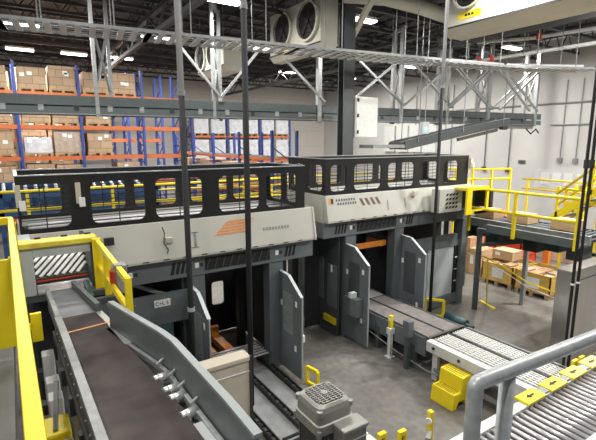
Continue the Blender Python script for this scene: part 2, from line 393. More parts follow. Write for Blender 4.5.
# ------------------------------------------------------------------ palletizers
W, D = 4.45, 1.35
def palletizer(X0, YF, zs, cols, wins, winz, label, left):
    b0, b1, f0, f1 = zs; X1 = X0+W; Y1 = YF+D
    t = thing('palletizer', (X0+W/2, YF+D/2, 0), label, 'palletizer')
    hb = B(X0, X1, YF, YF+.14, b0, b1).build('header_beam', 'grey', t, .008)
    B(X0, X1, Y1-.14, Y1, b0, b1).build('header_beam', 'grey', t)
    for a in (X0, X1-.14): B(a, a+.14, YF+.14, Y1-.14, b0, b1).build('header_beam', 'grey', t)
    (ca0, ca1), (cb0, cb1) = cols
    zc = (b0+b1)/2
    B(ca1, cb0, YF-.006, YF, zc-.1, zc+.1).build('vent_grille', 'void', hb)
    for k in range(9):
        x = ca1+.05+(cb0-ca1-.1)*k/8; MB().bar((x-.03, YF-.008, zc-.09), (x+.03, YF-.008, zc+.09), .012, .012).build('vent_louver', 'dgrey', hb)
    for gx in (ca0-.3, cb1+.02):
        for k in range(4 if gx < ca1 else 3):
            MB().prism([(gx+k*.075-.0, zc-.09), (gx+k*.075+.045, zc-.09), (gx+k*.075+.085, zc+.09), (gx+k*.075+.04, zc+.09)], 'XZ', YF-.006, YF).build('vent_slot', 'void', hb)
    for sx in (ca0+.08, cb1-.16, ca0-.9): B(sx, sx+.06, YF-.005, YF, zc-.04, zc+.04).build('label_plate', 'paper', hb); B(sx+.08, sx+.13, YF-.005, YF, zc-.03, zc+.03).build('label_plate', 'ink', hb)
    # beige fascia: leans outward towards its foot
    pf = [(YF-.1, b1), (YF-.1, b1+.035), (YF+.0, f0), (YF+.06, f0), (YF+.06, b1)]
    fa = MB().prism(pf, 'YZ', X0+.04, X1-.03).build('fascia', 'beige', t, .006)
    for a in (X0+.03, X1-.07): B(a, a+.04, YF+.06, Y1, b1, f0).build('side_fascia', 'beige', t)
    B(X0+.04, X1-.03, Y1-.05, Y1, b1, f0).build('side_fascia', 'beige', t)
    MB().prism([(YF-.12, b1), (YF-.12, b1+.05), (YF-.01, f0+.0), (YF+.03, f0), (YF+.03, b1)], 'YZ', X1-.03, X1+.0).build('end_gusset', 'beige', t)
    for k in range(14):
        x = X0+.3+k*.29; B(x, x+.09, YF-.106, YF-.1, b1+.02, b1+.033).build('slot', 'void', fa)
    # deck with rollers behind the fence
    B(X0+.07, X1-.07, YF+.06, Y1-.05, f0-.14, f0-.1).build('deck', 'dgrey', t)
    for k in range(8):
        y = YF+.16+k*.145; MB().tube((X0+.15, y, f0-.06), (X1-.25, y, f0-.06), .035, 10).build('deck_roller', 'galvd' if k % 2 else 'roller', t, 0, True)
    # guard fence
    z0, z1 = winz
    def mesh_h(x0, x1, y):
        w = MB(); n = max(2, int((x1-x0)/.24))
        for k in range(1, n): x = x0+(x1-x0)*k/n; w.box(x-.006, x+.006, y-.004, y+.004, z0, z1)
        z = z0+.04
        while z < z1-.02: w.box(x0, x1, y-.004, y+.004, z-.005, z+.005); z += .07
        return w
    for y in (YF+.03, Y1-.03):
        fp = MB().panel(rect(X0+.05, X1-.17, f0, f1), [rr(a, b, z0, z1, .09) for a, b in wins], 'XZ', y, .03).build('guard_fence', 'black', t)
        B(X0+.05, X1-.17, y-.02, y+.02, f1, f1+.014).build('top_rail', 'alu', fp)
        for a, b in wins: mesh_h(a, b, y).build('wire_mesh', 'black', fp)
    for x in (X0+.065, X1-.185):
        ys = [(YF+.13, YF+.6), (YF+.75, Y1-.13)]
        fp = MB().panel(rect(YF+.045, Y1-.045, f0, f1), [rr(a, b, z0, z1, .09) for a, b in ys], 'YZ', x, .03).build('guard_fence', 'black', t)
        B(x-.02, x+.02, YF+.045, Y1-.045, f1, f1+.014).build('top_rail', 'alu', fp)
        w = MB()
        for a, b in ys:
            for k in range(1, 3): yy = a+(b-a)*k/3; w.box(x-.003, x+.003, yy-.003, yy+.003, z0, z1)
            z = z0+.04
            while z < z1-.02: w.box(x-.003, x+.003, a, b, z-.0025, z+.0025); z += .075
        w.build('wire_mesh', 'black', fp)
    # columns, walls of the lift shaft, back
    for a, b in cols: B(a, b, YF+.02, YF+.24, 0, b0).build('column', 'grey', t, .006)
    for a in (X0+.02, X1-.2): B(a, a+.16, Y1-.2, Y1-.02, 0, b0).build('column', 'dgrey', t)
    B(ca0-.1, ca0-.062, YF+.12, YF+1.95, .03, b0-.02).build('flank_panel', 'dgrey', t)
    for a in (ca0-.06, cb1+.02): B(a, a+.04, YF+.1, YF+1.95, .05, b0-.04).build('shaft_wall', 'hole', t)  # black colour carries the shade inside the lift shaft
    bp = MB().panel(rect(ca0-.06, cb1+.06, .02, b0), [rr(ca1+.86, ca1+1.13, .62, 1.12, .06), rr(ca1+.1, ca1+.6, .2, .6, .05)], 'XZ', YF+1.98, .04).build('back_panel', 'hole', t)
    for a, b in ((X0+.1, ca0-.07), (cb1+.07, X1-.1)): B(a, b, YF+.75, YF+.79, .05, b0).build('shade_sheet', 'hole', t)  # dark sheets added to give the gaps under the header their shade
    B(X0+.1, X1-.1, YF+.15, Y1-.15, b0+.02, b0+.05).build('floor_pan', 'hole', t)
    for a in (ca1+.05, cb0-.17): B(a, a+.12, YF+.9, YF+1.05, 0, b0).build('lift_mast', 'black', t)
    for k in range(7): B(ca1+.045, ca1+.05, YF+.95, YF+1.0, .25+k*.22, .33+k*.22).build('mast_tooth', 'galvd', t)
    # side doors with sloped fronts
    zt = b0-.17
    for sx, sg in ((ca0+.02, -1), (cb1-.05, 1)):
        pf = [(YF+.02, .06), (YF+.02, zt), (YF-.26, zt-.02), (YF-.66, zt-.3), (YF-.66, .06)]
        dp = MB().prism(pf, 'YZ', sx-.02, sx+.02).build('door_panel', 'grey', t, .004)
        e = MB()
        for p, q in zip(pf[1:], pf[2:]): e.bar((sx, p[0], p[1]+.006), (sx, q[0], q[1]+.006), .055, .014)
        e.build('edge_trim', 'lgrey', dp)
        gm = MB().box(sx-.024, sx+.024, YF-.42, YF-.1, .75, zt-.32)
        gm.build('mesh_inset', 'galvd' if left else 'dgrey', dp)
        for (yy, zz) in ((YF-.52, zt-.5), (YF+.0-.05, zt-.6), (YF-.5, .5)):
            B(sx-.024, sx+.024, yy-.03, yy+.03, zz, zz+.1).build('label_plate', 'paper', dp)
        for zz in (.4, .8, 1.2): B(sx+.02, sx+.03, YF-.6, YF-.45, zz, zz+.015).build('hinge', 'alu', dp)
    return t
M1 = palletizer(-.05, 6.3, (1.96, 2.28, 2.85, 3.575), ((2.12, 2.36), (3.51, 3.78)), [(.0+.02, .58), (.83, 1.52), (1.67, 2.37), (2.64, 3.34), (3.47, 4.06)], (2.91, 3.47),
                'left palletizer, beige and grey with orange fan logo and tall black mesh guard fence', True)
M2 = palletizer(4.85, 6.6, (2.15, 2.46, 2.98, 3.665), ((5.42, 5.69), (6.78, 7.05)), [(5.02, 5.4), (5.6, 6.31), (6.51, 7.28), (7.46, 8.05), (8.25, 8.75)], (3.05, 3.55),
                'right palletizer, beige and grey with brown chevron logo, behind the yellow step', False)
# M1 extras: logo, small lettering bars, lower panel with plate, latches, infeed tunnel
def lean(YF, b1, f0, z): return YF-.1+.1*(z-b1-.035)/(f0-b1-.035)-.004
fa1 = [o for o in COL.objects if o.parent == M1 and o.name.startswith('fascia')][0]
fa2 = [o for o in COL.objects if o.parent == M2 and o.name.startswith('fascia')][0]
def face_poly(fa, pts, YF, b1, f0, name, m):
    vs = [(x, lean(YF, b1, f0, z), z) for x, z in pts]+[(x, lean(YF, b1, f0, z)+.003, z) for x, z in pts]; n = len(pts)
    MB().add(vs, [tuple(range(n))[::-1], tuple(range(n, 2*n))]+[(k, (k+1) % n, n+(k+1) % n, n+k) for k in range(n)]).build(name, m, fa)
for k in range(5):
    z = 2.56+k*.045; face_poly(fa1, [(2.5+.05*k, z), (3.1+.03*k, z+.014), (3.04+.03*k, z+.036), (2.56+.05*k, z+.024)], 6.3, 2.28, 2.85, 'logo_stripe', 'logo')
for k in range(9):
    z = 2.55; x = 3.36+k*.058; face_poly(fa1, [(x, z), (x+.036, z), (x+.036, z+.045), (x, z+.045)], 6.3, 2.28, 2.85, 'lettering', 'galvd')
face_poly(fa1, [(2.13, 2.42), (2.25, 2.42), (2.25, 2.43), (2.13, 2.43)], 6.3, 2.28, 2.85, 'symbol', 'dgrey')
face_poly(fa1, [(2.15, 2.64), (2.25, 2.64), (2.25, 2.65), (2.15, 2.65)], 6.3, 2.28, 2.85, 'symbol', 'dgrey')
face_poly(fa1, [(2.18, 2.42), (2.22, 2.42), (2.22, 2.65), (2.18, 2.65)], 6.3, 2.28, 2.85, 'symbol', 'galvd')
face_poly(fa2, [(4.95, 2.82), (5.0, 2.82), (5.0, 2.92), (4.95, 2.92)], 6.6, 2.46, 2.98, 'logo_square', 'logo')
face_poly(fa2, [(5.0, 2.82), (5.06, 2.82), (5.06, 2.92), (5.0, 2.92)], 6.6, 2.46, 2.98, 'logo_square', 'ink')
for r_ in range(2):
    for k in range(8):
        x = 5.12+k*.062+r_*.03; z = 2.86-r_*.07
        face_poly(fa2, [(x, z), (x+.035, z), (x+.04, z+.04), (x+.01, z+.045)], 6.6, 2.46, 2.98, 'lettering', 'dgrey')
for k in range(4):
    x = 5.72+k*.14; face_poly(fa2, [(x+.06, 2.74), (x+.13, 2.74), (x+.05, 2.88), (x-.02, 2.88)], 6.6, 2.46, 2.98, 'logo_stripe', 'logod')
for x in (6.45, 6.95): face_poly(fa2, [(x, 2.6), (x+.03, 2.6), (x+.03, 2.8), (x, 2.8)], 6.6, 2.46, 2.98, 'symbol', 'galvd')
B(7.18, 7.3, 6.5, 6.56, 2.84, 2.94).build('junction_box', 'tan', M2)
lt = B(9.1, 9.2, 6.53, 6.6, 3.35, 3.6).build('latch', 'tan', M2); B(9.14, 9.2, 6.5, 6.53, 3.4, 3.5).build('latch_bolt', 'paper', lt)
for x in (.02, .68):
    lt = B(x-.03, x+.03, 6.27, 6.31, 3.2, 3.47).build('latch', 'tan', M1); B(x+.0, x+.07, 6.25, 6.27, 3.16, 3.28).build('latch_bolt', 'paper', lt)
B(1.75, 1.85, 6.2, 6.26, 2.55, 2.62).build('junction_box', 'tan', M1)
B(.93, 1.05, 6.16, 6.23, 2.62, 2.72).build('knob_box', 'ink', M1)
MB().pipe([(1.72, 6.25, 2.78), (1.74, 6.22, 2.7), (1.72, 6.2, 2.55), (1.78, 6.2, 2.45), (1.76, 6.19, 2.4)], .008, 6).build('cable', 'ink', M1)
lp = B(.4, 2.12, 6.28, 6.34, 1.3, 1.77).build('lower_panel', 'grey', M1)
B(1.55, 1.79, 6.272, 6.28, 1.58, 1.69).build('sign_plate', 'paper', lp)
MB().text('C+L S', .078, (1.563, 6.27, 1.607), (1, 0, 0), (0, 0, 1)).build('sign_text', 'ink', lp)
MB().text('-- - -', .05, (1.2, 6.276, 1.66), (1, 0, 0), (0, 0, 1)).build('small_marks', 'paper', lp)
B(.4, .54, 6.34, 6.5, 0, 1.96).build('column', 'grey', M1)
MB().bar((1.25, 6.5, 1.95), (1.95, 6.5, 1.6), .08, .05).build('slide_bar', 'galvd', M1)
# M2 right-hand section and lift arm
B(7.1, 9.0, 6.62, 6.7, 1.5, 1.8).build('cross_beam', 'grey', M2); B(7.9, 8.82, 6.64, 6.68, .3, 1.5).build('side_panel', 'lgrey', M2)
B(7.1, 9.0, 6.6, 6.7, .06, .3).build('cross_beam', 'grey', M2); B(8.84, 8.96, 6.62, 6.72, .3, 1.5).build('chain_guard', 'black', M2)
for k in range(3): B(8.84, 8.93, 6.605, 6.615, .6+k*.3, .625+k*.3).build('chain_clip', 'paper', M2)
B(8.98, 9.14, 6.55, 6.75, 0, 2.15).build('column', 'grey', M2)
la = B(5.72, 6.76, 6.85, 6.93, 1.74, 1.86).build('lift_arm', 'forange', M2, .01); B(6.66, 6.76, 6.93, 7.4, 1.7, 1.82).build('lift_fork', 'forange', la)
# M2 left flank details
for a, b, z0, z1 in ((6.75, 7.05, .6, 1.5), (7.2, 7.5, .7, 1.6), (7.65, 8.0, .8, 1.7)): B(5.3, 5.32, a, b, z0, z1).build('flank_plate', 'grey', M2)
B(5.295, 5.32, 6.88, 6.94, 1.35, 1.5).build('label_plate', 'paper', M2); B(5.295, 5.32, 7.55, 7.6, 1.35, 1.5).build('label_plate', 'paper', M2)
B(5.27, 5.36, 6.75, 7.15, .25, .38).build('marker_block', 'yellow', M2)
B(5.25, 5.4, 6.05, 6.4, .65, 1.0).build('switch_box', 'grey', M2)
B(3.8, 3.9, 5.8, 5.9, .62, .74).build('socket_box', 'paper', M1)
B(5.25, 5.38, 6.2, 6.3, 1.0, 1.1).build('socket_box', 'paper', M2)

# infeed tunnels
t = thing('infeed_tunnel', (.34, 5.8, 2.42), 'grey tunnel with yellow padded top where the belt enters the left palletizer', 'tunnel')
B(-.06, .09, 5.3, 6.19, 2.36, 2.88).build('side_box', 'lgrey', t, .008); B(.64, .68, 5.3, 6.19, 2.36, 2.86).build('side_box', 'dgrey', t)
B(.09, .64, 5.3, 5.36, 2.78, 2.88).build('lintel', 'lgrey', t)
B(-.06, .72, 5.27, 5.5, 2.882, 2.945).build('top_pad', 'dyellow', t, .012)
for x in (.12, .38, .62): B(x, x+.06, 5.46, 5.5, 2.93, 2.96).build('clip', 'ink', t)
MB().add([(.09, 5.55, 2.47), (.64, 5.55, 2.47), (.64, 6.1, 2.8), (.09, 6.1, 2.8), (.09, 5.55, 2.45), (.64, 5.55, 2.45), (.64, 6.1, 2.78), (.09, 6.1, 2.78)], [(0, 1, 2, 3), (7, 6, 5, 4), (0, 4, 5, 1), (1, 5, 6, 2), (2, 6, 7, 3), (3, 7, 4, 0)]).build('ramp_bed', 'ink', t)
for k in range(13):
    xs_ = -.38+k*.075; xa, xb = max(xs_, .1), min(xs_+.42, .63)
    if xb-xa < .04: continue
    ya = 5.57+(xa-xs_)/.42*.5; yb = 5.57+(xb-xs_)/.42*.5
    MB().bar((xa, ya, 2.478+(ya-5.55)*.6), (xb, yb, 2.478+(yb-5.55)*.6), .036, .012, (0, -.5, .86)).build('reflection_slat', 'slat', t)  # white strips stand in for diagonal reflections on skewed rollers
for k in range(4): MB().tube((.1, 5.31+k*.07, 2.385), (.63, 5.31+k*.07, 2.385), .028, 10).build('roller', 'roller', t, 0, True)
MB().bar((.1, 5.56, 2.47), (.63, 5.56, 2.47), .03, .02).build('front_bar', 'rust', t); MB().bar((.1, 5.53, 2.45), (.63, 5.53, 2.45), .012, .012).build('red_strip', 'red', t)
t = thing('infeed_tunnel', (8.0, 6.2, 2.5), 'beige louvered box at the right end of the right palletizer', 'tunnel')
bx = B(7.72, 8.5, 6.26, 6.48, 2.44, 2.96).build('side_box', 'beige', t, .008)
for r_ in range(4):
    for k in range(4): MB().prism([(7.92+k*.11, 2.52+r_*.095), (7.99+k*.11, 2.52+r_*.095), (8.03+k*.11, 2.57+r_*.095), (7.96+k*.11, 2.57+r_*.095)], 'XZ', 6.255, 6.26).build('louver', 'void', bx)
B(8.5, 9.2, 6.34, 6.48, 2.44, 2.92).build('shade_sheet', 'hole', t)  # dark sheets here and at the end add shade behind the yellow frame
B(9.1, 9.2, 5.95, 6.34, 2.5, 2.9).build('end_shade_sheet', 'hole', t)
B(8.5, 9.2, 5.93, 6.34, 2.4, 2.46).build('belt_bed', 'dgrey', t)
MB().panel(rect(8.22, 9.0, 2.4, 3.0), [rect(8.4, 8.92, 2.5, 2.93)], 'XZ', 5.95, .04).build('yellow_frame', 'yellow', t)
B(8.24, 9.0, 5.97, 6.3, 2.93, 2.985).build('top_pad', 'dyellow', t)
# ------------------------------------------------------------------ belt conveyor in the foreground
YS = [1.1, 1.6, 2.05, 2.45, 3.0, 3.5, 4.1, 4.35]
def lerp(tab, y):
    for (a, u), (b, v) in zip(tab, tab[1:]):
        if a <= y <= b: return u+(v-u)*(y-a)/(b-a)
    return tab[-1][1] if y > tab[-1][0] else tab[0][1]
LT = [(1.1, .30), (2.35, .285), (3.1, .27), (3.94, .25), (5.4, .2)]
RT = [(1.1, .735), (1.8, .745), (2.3, .725), (2.6, .72), (3.0, .685), (3.5, .62), (4.1, .565), (4.6, .5), (5.4, .4)]
GT = [(1.1, .845), (2.0, .845), (2.86, .818), (3.07, .785), (3.42, .70), (3.9, .59)]
t = thing('belt_conveyor', (.5, 2.7, 0), 'wide brown curved belt conveyor in the left foreground with grey side plate', 'conveyor')
ys = [1.1+i*(4.35-1.1)/26 for i in range(27)]
MB().strip([(lerp(LT, y), y) for y in ys], [(lerp(RT, y), y) for y in ys], 2.37, 2.4).build('belt', 'belt', t)
MB().strip([(lerp(LT, y)+.02, y) for y in ys], [(lerp(RT, y)+.12, y) for y in ys], 2.26, 2.3).build('slider_bed', 'galvd', t)
o = MB().strip([(lerp(LT, y)-.05, y) for y in ys], [(lerp(LT, y)+.004, y) for y in ys], 2.39, 2.43).build('edge_rail', 'galvd', t)
MB().strip([(lerp(LT, y)-.055, y) for y in ys], [(lerp(LT, y)-.015, y) for y in ys], 2.02, 2.385).build('side_frame', 'rust', t)
cg = MB().strip([(lerp(LT, y)-.075, y) for y in ys], [(lerp(LT, y)-.05, y) for y in ys], 2.22, 2.3).build('chain_guard', 'ink', t)
for i in range(16):
    y = 1.7+i*.16; MB().tube((lerp(LT, y)-.066, y, 2.36), (lerp(LT, y)-.05, y, 2.36), .007, 6).build('bolt', 'galvd', t)
for i, y in enumerate((1.9, 2.3, 2.7, 3.15, 3.6)): B(lerp(LT, y)-.1, lerp(LT, y)-.04, y-.03, y+.03, 2.14, 2.27).build('bracket', 'ink', t)
for y in (2.36, 2.57, 2.68, 2.86):
    x = lerp(RT, y); MB().tube((x-.03, y-.01, 2.385), (lerp(GT, y)-.03, y+.01, 2.385), .032, 16).build('edge_roller', 'chrome', t, 0, True)
gy = [1.66, 2.0, 2.4, 2.86, 3.07, 3.25, 3.42, 3.65, 3.9]
MB().strip([(lerp(GT, y)-.012, y) for y in gy], [(lerp(GT, y)+.012, y) for y in gy], 2.3, 2.62).build('side_plate', 'grey', t)
MB().strip([(lerp(GT, y)-.016, y) for y in gy], [(lerp(GT, y)+.03, y) for y in gy], 2.62, 2.64).build('plate_flange', 'flange', t)
MB().strip([(lerp(GT, y)-.05, y) for y in gy], [(lerp(GT, y)-.022, y) for y in gy], 2.36, 2.4).build('guide_rail', 'galv', t)
for y in (2.4, 2.62, 2.8, 3.0): MB().tube((lerp(GT, y)-.06, y, 2.42), (lerp(GT, y)-.012, y, 2.45), .011, 8).build('guide_pin', 'galv', t)
MB().strip([(lerp(RT, y)-.006, y) for y in (3.5, 3.8, 4.1, 4.35)], [(lerp(RT, y)+.05, y) for y in (3.5, 3.8, 4.1, 4.35)], 2.37, 2.405).build('edge_rail', 'alu', t)
MB().strip([(.735, 1.1), (.745, 1.8), (.735, 2.25)], [(.8, 1.1), (.8, 1.8), (.79, 2.25)], 2.36, 2.385).build('cover_sheet', 'alu', t)
MB().bar((.255, 3.98, 2.403), (.6, 4.03, 2.403), .018, .004).build('laser_line', 'seam', t)  # laser light across the belt, drawn as a thin orange strip
for x, y in ((.27, 1.5), (.82, 1.5), (.24, 3.6), (.6, 3.9)): B(x-.03, x+.03, y-.03, y+.03, 0, 2.27).build('leg', 'galvd', t)
# short transfer belt to the tunnel
t = thing('transfer_conveyor', (.35, 4.85, 0), 'short blue grey belt between the curved brown belt and the infeed tunnel', 'conveyor')
y2 = [4.36, 4.6, 4.9, 5.25]
MB().strip([(lerp(LT, y), y) for y in y2], [(lerp(RT, y), y) for y in y2], 2.37, 2.4).build('belt', 'belt2', t)
MB().strip([(lerp(LT, y)-.04, y) for y in y2], [(lerp(LT, y)-.0, y) for y in y2], 2.36, 2.43).build('side_rail', 'galvd', t)
MB().strip([(lerp(RT, y)+.0, y) for y in y2], [(lerp(RT, y)+.045, y) for y in y2], 2.34, 2.48).build('side_rail', 'beamgrey', t)
MB().strip([(lerp(LT, y)-.03, y) for y in y2], [(lerp(RT, y)+.03, y) for y in y2], 2.2, 2.3).build('bed', 'dgrey', t)
B(.5, .78, 4.66, 4.72, 2.36, 2.42).build('cross_arm', 'dgrey', t); B(.5, .78, 4.95, 5.01, 2.36, 2.42).build('cross_arm', 'dgrey', t)
MB().tube((.56, 4.8, 2.4), (.56, 5.2, 2.46), .03, 10).build('drive_roller', 'green', t)
for x, y in ((.25, 4.8), (.45, 4.8)): B(x-.03, x+.03, y-.03, y+.03, 0, 2.2).build('leg', 'galvd', t)

# yellow guard rail right of the tunnel
t = thing('guard_rail', (.78, 4.8, 2.3), 'yellow guard rail frame beside the belt at the tunnel mouth', 'guard rail')
MB().bar((.71, 5.24, 2.9), (.71, 3.72, 2.86), .045, .05).build('top_bar', 'yellow', t)
B(.66, .75, 5.2, 5.26, 2.3, 2.93).build('post', 'yellow', t); B(.69, .74, 3.69, 3.75, 2.44, 2.88).build('post', 'yellow', t)
MB().bar((.715, 5.24, 2.6), (.715, 3.72, 2.58), .04, .05).build('lower_bar', 'yellow', t)
B(.69, .75, 4.72, 4.8, 2.3, 2.88).build('post', 'yellow', t)
sb = B(.75, .83, 4.3, 4.46, 2.55, 2.83).build('switch_box', 'galvd', t, .01); B(.7, .74, 4.46, 4.52, 2.62, 2.74).build('red_switch', 'red', t)
MB().bar((.71, 4.14, 2.871), (.71, 4.06, 2.869), .065, .07).build('clamp', 'galvd', t)
for yy in (5.23, 4.76): B(.75, .9, yy-.02, yy+.02, 2.3, 2.36).build('foot_bracket', 'dgrey', t); B(.86, .91, yy-.03, yy+.03, 0, 2.36).build('stand', 'dgrey', t)
# ------------------------------------------------------------------ mezzanine and its yellow railing
struct(B(-3, 3.2, -2.5, .66, 2.25, 2.4), 'floor_mezzanine', 'steeld')
struct(B(-3, -.13, .66, 5.5, 2.25, 2.4), 'floor_walkway', 'walkway')
t = thing('safety_railing', (-.06, 3, 2.4), 'broad yellow safety railing running along the left edge beside the belt', 'railing')
MB().bar((-.012, .75, 3.2), (-.072, 5.3, 3.2), .05, .07).build('top_bar', 'yellow', t, .008)
MB().bar((-.06, 5.3, 3.2), (-1.3, 5.3, 3.2), .07, .07).build('end_bar', 'yellow', t)
MB().box(-1.3, -.085, 3.7, 3.73, 2.49, 3.16).build('infill_panel', 'yellow', t, .006)
for y in (.9, 3.72, 5.3): B(-.09, -.03, y-.03, y+.03, 2.25, 3.17).build('post', 'yellow', t)
B(.0, .09, 4.55, 4.6, 2.15, 2.42).build('side_bracket', 'yellow', t)
MB().bar((-.06, 4.575, 2.3), (.02, 4.575, 2.3), .05, .05).build('bracket_arm', 'yellow', t)
for y in (.9, 5.3): B(-.09, -.03, y-.03, y+.03, 0, 2.25).build('stand', 'galvd', t)
# things in the slot below the belt
t = tag(B(-.0, .18, 3.35, 3.62, 0, 1.9).build('equipment_box', 'yellow', None, .02), 'yellow box glimpsed in the slot under the brown belt', 'box')
t = tag(B(-.02, .18, 2.85, 3.3, 0, 1.88).build('sheet_metal_cover', 'tan', None, .01), 'tan sheet metal cover below the yellow box under the belt', 'cover')
t = thing('slot_shade_frame', (.1, 3.9, 0), 'added dark steel frame darkening the slot between yellow railing and belt', 'frame')  # frame added to make the slot beside the belt darker
for x in (-.08, .22): B(x-.03, x+.03, 3.66, 5.2, 1.5, 1.62).build('beam', 'dgrey', t)
for y in (3.75, 4.4, 5.1):
    B(-.05, .19, y-.05, y+.05, 1.5, 1.6).build('cross_member', 'dgrey', t)
for y in (3.7, 5.15):
    for x in (-.08, .22): B(x-.03, x+.03, y-.03, y+.03, 0, 1.5).build('leg', 'dgrey', t)
for i, (y, nm) in enumerate(((3.85, 'nearest'), (4.16, 'middle'), (4.75, 'farthest'))):
    tag(B(.06, .17, y, y+.15, 0, 1.9).build('white_carton', 'paper', None, .01), 'white carton in the slot between yellow railing and belt, %s of three' % nm, 'carton', 'white cartons under the belt')
tag(MB().bar((.08, 3.4, 1.905), (.12, 3.58, 2.2), .03, .03).build('strut', 'galvd'), 'slanting steel strut in the slot under the belt', 'strut')

# ------------------------------------------------------------------ gear motor
mx, my = 1.365, 1.835; zt = 2.585
t = thing('gear_motor', (mx, my, 0), 'grey vertical gear motor with fan grille, bottom centre foreground', 'motor')
hw = .115
def rsq(h, r, n=5): return rr(-h, h, -h, h, r, n)
def loft(secs, m, name, parent, smooth=True):
    vs = []; n = len(secs[0][1])
    for z, P in secs: vs += [(mx+u, my+v, z) for u, v in P]
    fs = [tuple(range(n))[::-1], tuple(range((len(secs)-1)*n, len(secs)*n))]
    for i in range(len(secs)-1):
        for k in range(n): fs.append((i*n+k, i*n+(k+1) % n, (i+1)*n+(k+1) % n, (i+1)*n+k))
    return MB().add(vs, fs).build(name, m, parent)
cov = loft([(zt-.13, rsq(hw+.012, .035)), (zt-.105, rsq(hw+.012, .035)), (zt-.1, rsq(hw+.004, .035)), (zt-.04, rsq(hw+.003, .035)), (zt-.012, rsq(hw-.004, .045)), (zt, rsq(hw-.016, .06))], 'castal', 'fan_cover', t)
MB().prism([(mx+u, my+v) for u, v in rsq(.09, .045)], 'XY', zt-.002, zt+.001).build('grille_opening', 'ink', cov)
def half(u): return .09 if abs(u) < .045 else .045+math.sqrt(max(0, .045**2-(abs(u)-.045)**2))
for k in range(10):
    u = -.081+.162*k/9; L_ = half(u); B(mx-L_, mx+L_, my+u-.0024, my+u+.0024, zt, zt+.006).build('grille_bar', 'castal', cov)
for k in range(5):
    u = -.064+.128*k/4; L_ = half(u); B(mx+u-.0022, mx+u+.0022, my-L_, my+L_, zt+.001, zt+.0055).build('grille_bar', 'castal', cov)
MB().tube((mx, my, zt), (mx, my, zt+.009), .02, 16).build('grille_hub', 'castal', cov)
for a, b in ((-1, -1), (1, -1), (1, 1), (-1, 1)):
    MB().tube((mx+a*(hw-.01), my+b*(hw-.01), zt-.05), (mx+a*(hw-.01), my+b*(hw-.01), zt-.02), .017, 10).build('screw_boss', 'castal', cov)
    MB().tube((mx+a*(hw), my+b*(hw), zt-.17), (mx+a*(hw), my+b*(hw), zt-.13), .014, 8).build('flange_bolt', 'galvd', t)
loft([(zt-.16, rsq(hw+.012, .04)), (zt-.13, rsq(hw+.012, .04))], 'castal', 'end_flange', t)
bd = loft([(1.95, rsq(hw-.02, .05)), (zt-.16, rsq(hw-.02, .05))], 'dmotor', 'stator_body', t)
for k in range(10):
    u = -.09+.18*k/9
    for v in (-1, 1):
        B(mx+u-.003, mx+u+.003, my+v*(hw-.02)-.013, my+v*(hw-.02)+.013, 1.98, zt-.17).build('cooling_fin', 'dmotor', bd)
        B(mx+v*(hw-.02)-.013, mx+v*(hw-.02)+.013, my+u-.003, my+u+.003, 1.98, zt-.17).build('cooling_fin', 'dmotor', bd)
tb = MB().box(mx-.02, mx+.14, my-hw-.1, my-hw+.03, 2.12, zt-.13).build('terminal_box', 'castal', t, .008)
MB().box(mx-.028, mx+.148, my-hw-.108, my-hw+.0, zt-.13, zt-.105).build('terminal_lid', 'castal', tb, .008)
for z in (2.4, 2.3): B(mx+.02, mx+.15, my-hw-.104, my-hw-.1, z, z+.006).build('nameplate_line', 'alu', tb)
for k in range(5): B(mx+.03+k*.02, mx+.042+k*.02, my-hw-.103, my-hw-.1, 2.34, 2.36).build('embossed_mark', 'alu', tb)
B(mx-.16, mx+.16, my-.14, my+.14, 1.7, 1.95).build('gearbox', 'castal', t, .02)
for a in (-1, 1):
    for b in (-1, 1): B(mx+a*.12-.03, mx+a*.12+.03, my+b*.1-.03, my+b*.1+.03, 0, 1.7).build('leg', 'galvd', t)

# ------------------------------------------------------------------ outfeed of the left palletizer
t = thing('enclosure', (1.85, 4.85, 0), 'tan sheet metal enclosure between the grey side plate and the pole', 'enclosure')
B(1.4, 2.26, 4.6, 4.78, 0, 1.3).build('body', 'tan', t, .006); B(1.39, 2.27, 4.58, 4.8, 1.3, 1.36).build('lid', 'tan', t, .01)
MB().bar((1.5, 4.595, 1.16), (2.26, 4.595, 1.16), .01, .012).build('bead', 'paper', t); B(2.25, 2.285, 4.58, 4.62, 0, 1.36).build('corner_edge', 'ink', t)
t = thing('floor_track', (3.05, 5.2, 0), 'black chain tracks set in floor plates leading out of the left palletizer', 'track conveyor')
for x in (2.58, 3.05, 3.5):
    r = B(x-.04, x+.04, 3.75, 6.75, .02, .06).build('rail', 'dgrey', t)
    for s in (-.04, .04): B(x+s-.01, x+s+.01, 3.75, 6.75, .02, .1).build('rail_lip', 'black', r)
    for k in range(24): y = 3.85+k*.12; B(x-.025, x+.025, y-.03, y+.03, .06, .08).build('link', 'cable' if k % 2 else 'rust', r)
B(2.625, 3.005, 4.2, 6.6, .004, .03).build('floor_plate', 'steeld', t); B(3.095, 3.455, 4.2, 6.6, .004, .03).build('floor_plate', 'steeld', t)
B(2.5, 3.6, 4.12, 4.2, .0, .08).build('cross_rail', 'black', t); B(2.3, 2.9, 3.3, 4.1, .0, .05).build('floor_plate', 'whitep', t); B(3.12, 3.75, 3.2, 4.1, .0, .05).build('floor_plate', 'whitep', t)
for k in range(3): B(2.7, 2.95, 4.32+k*.1, 4.36+k*.1, .03, .05).build('slot', 'black', t)
t = thing('roller_grate', (2.9, 6.0, .0), 'small grate of bright rollers across the left palletizer opening', 'roller grate')
for k in range(6): y = 6.3+k*.09; MB().tube((2.4, y, .34), (3.48, y, .34), .018, 8).build('roller', 'roller', t, 0, True)
for x in (2.4, 3.48): B(x-.02, x+.02, 6.26, 6.8, .12, .37).build('side', 'dgrey', t)
t = thing('orange_skid', (2.85, 7.1, 0), 'orange lifting skid standing inside the left palletizer', 'skid')
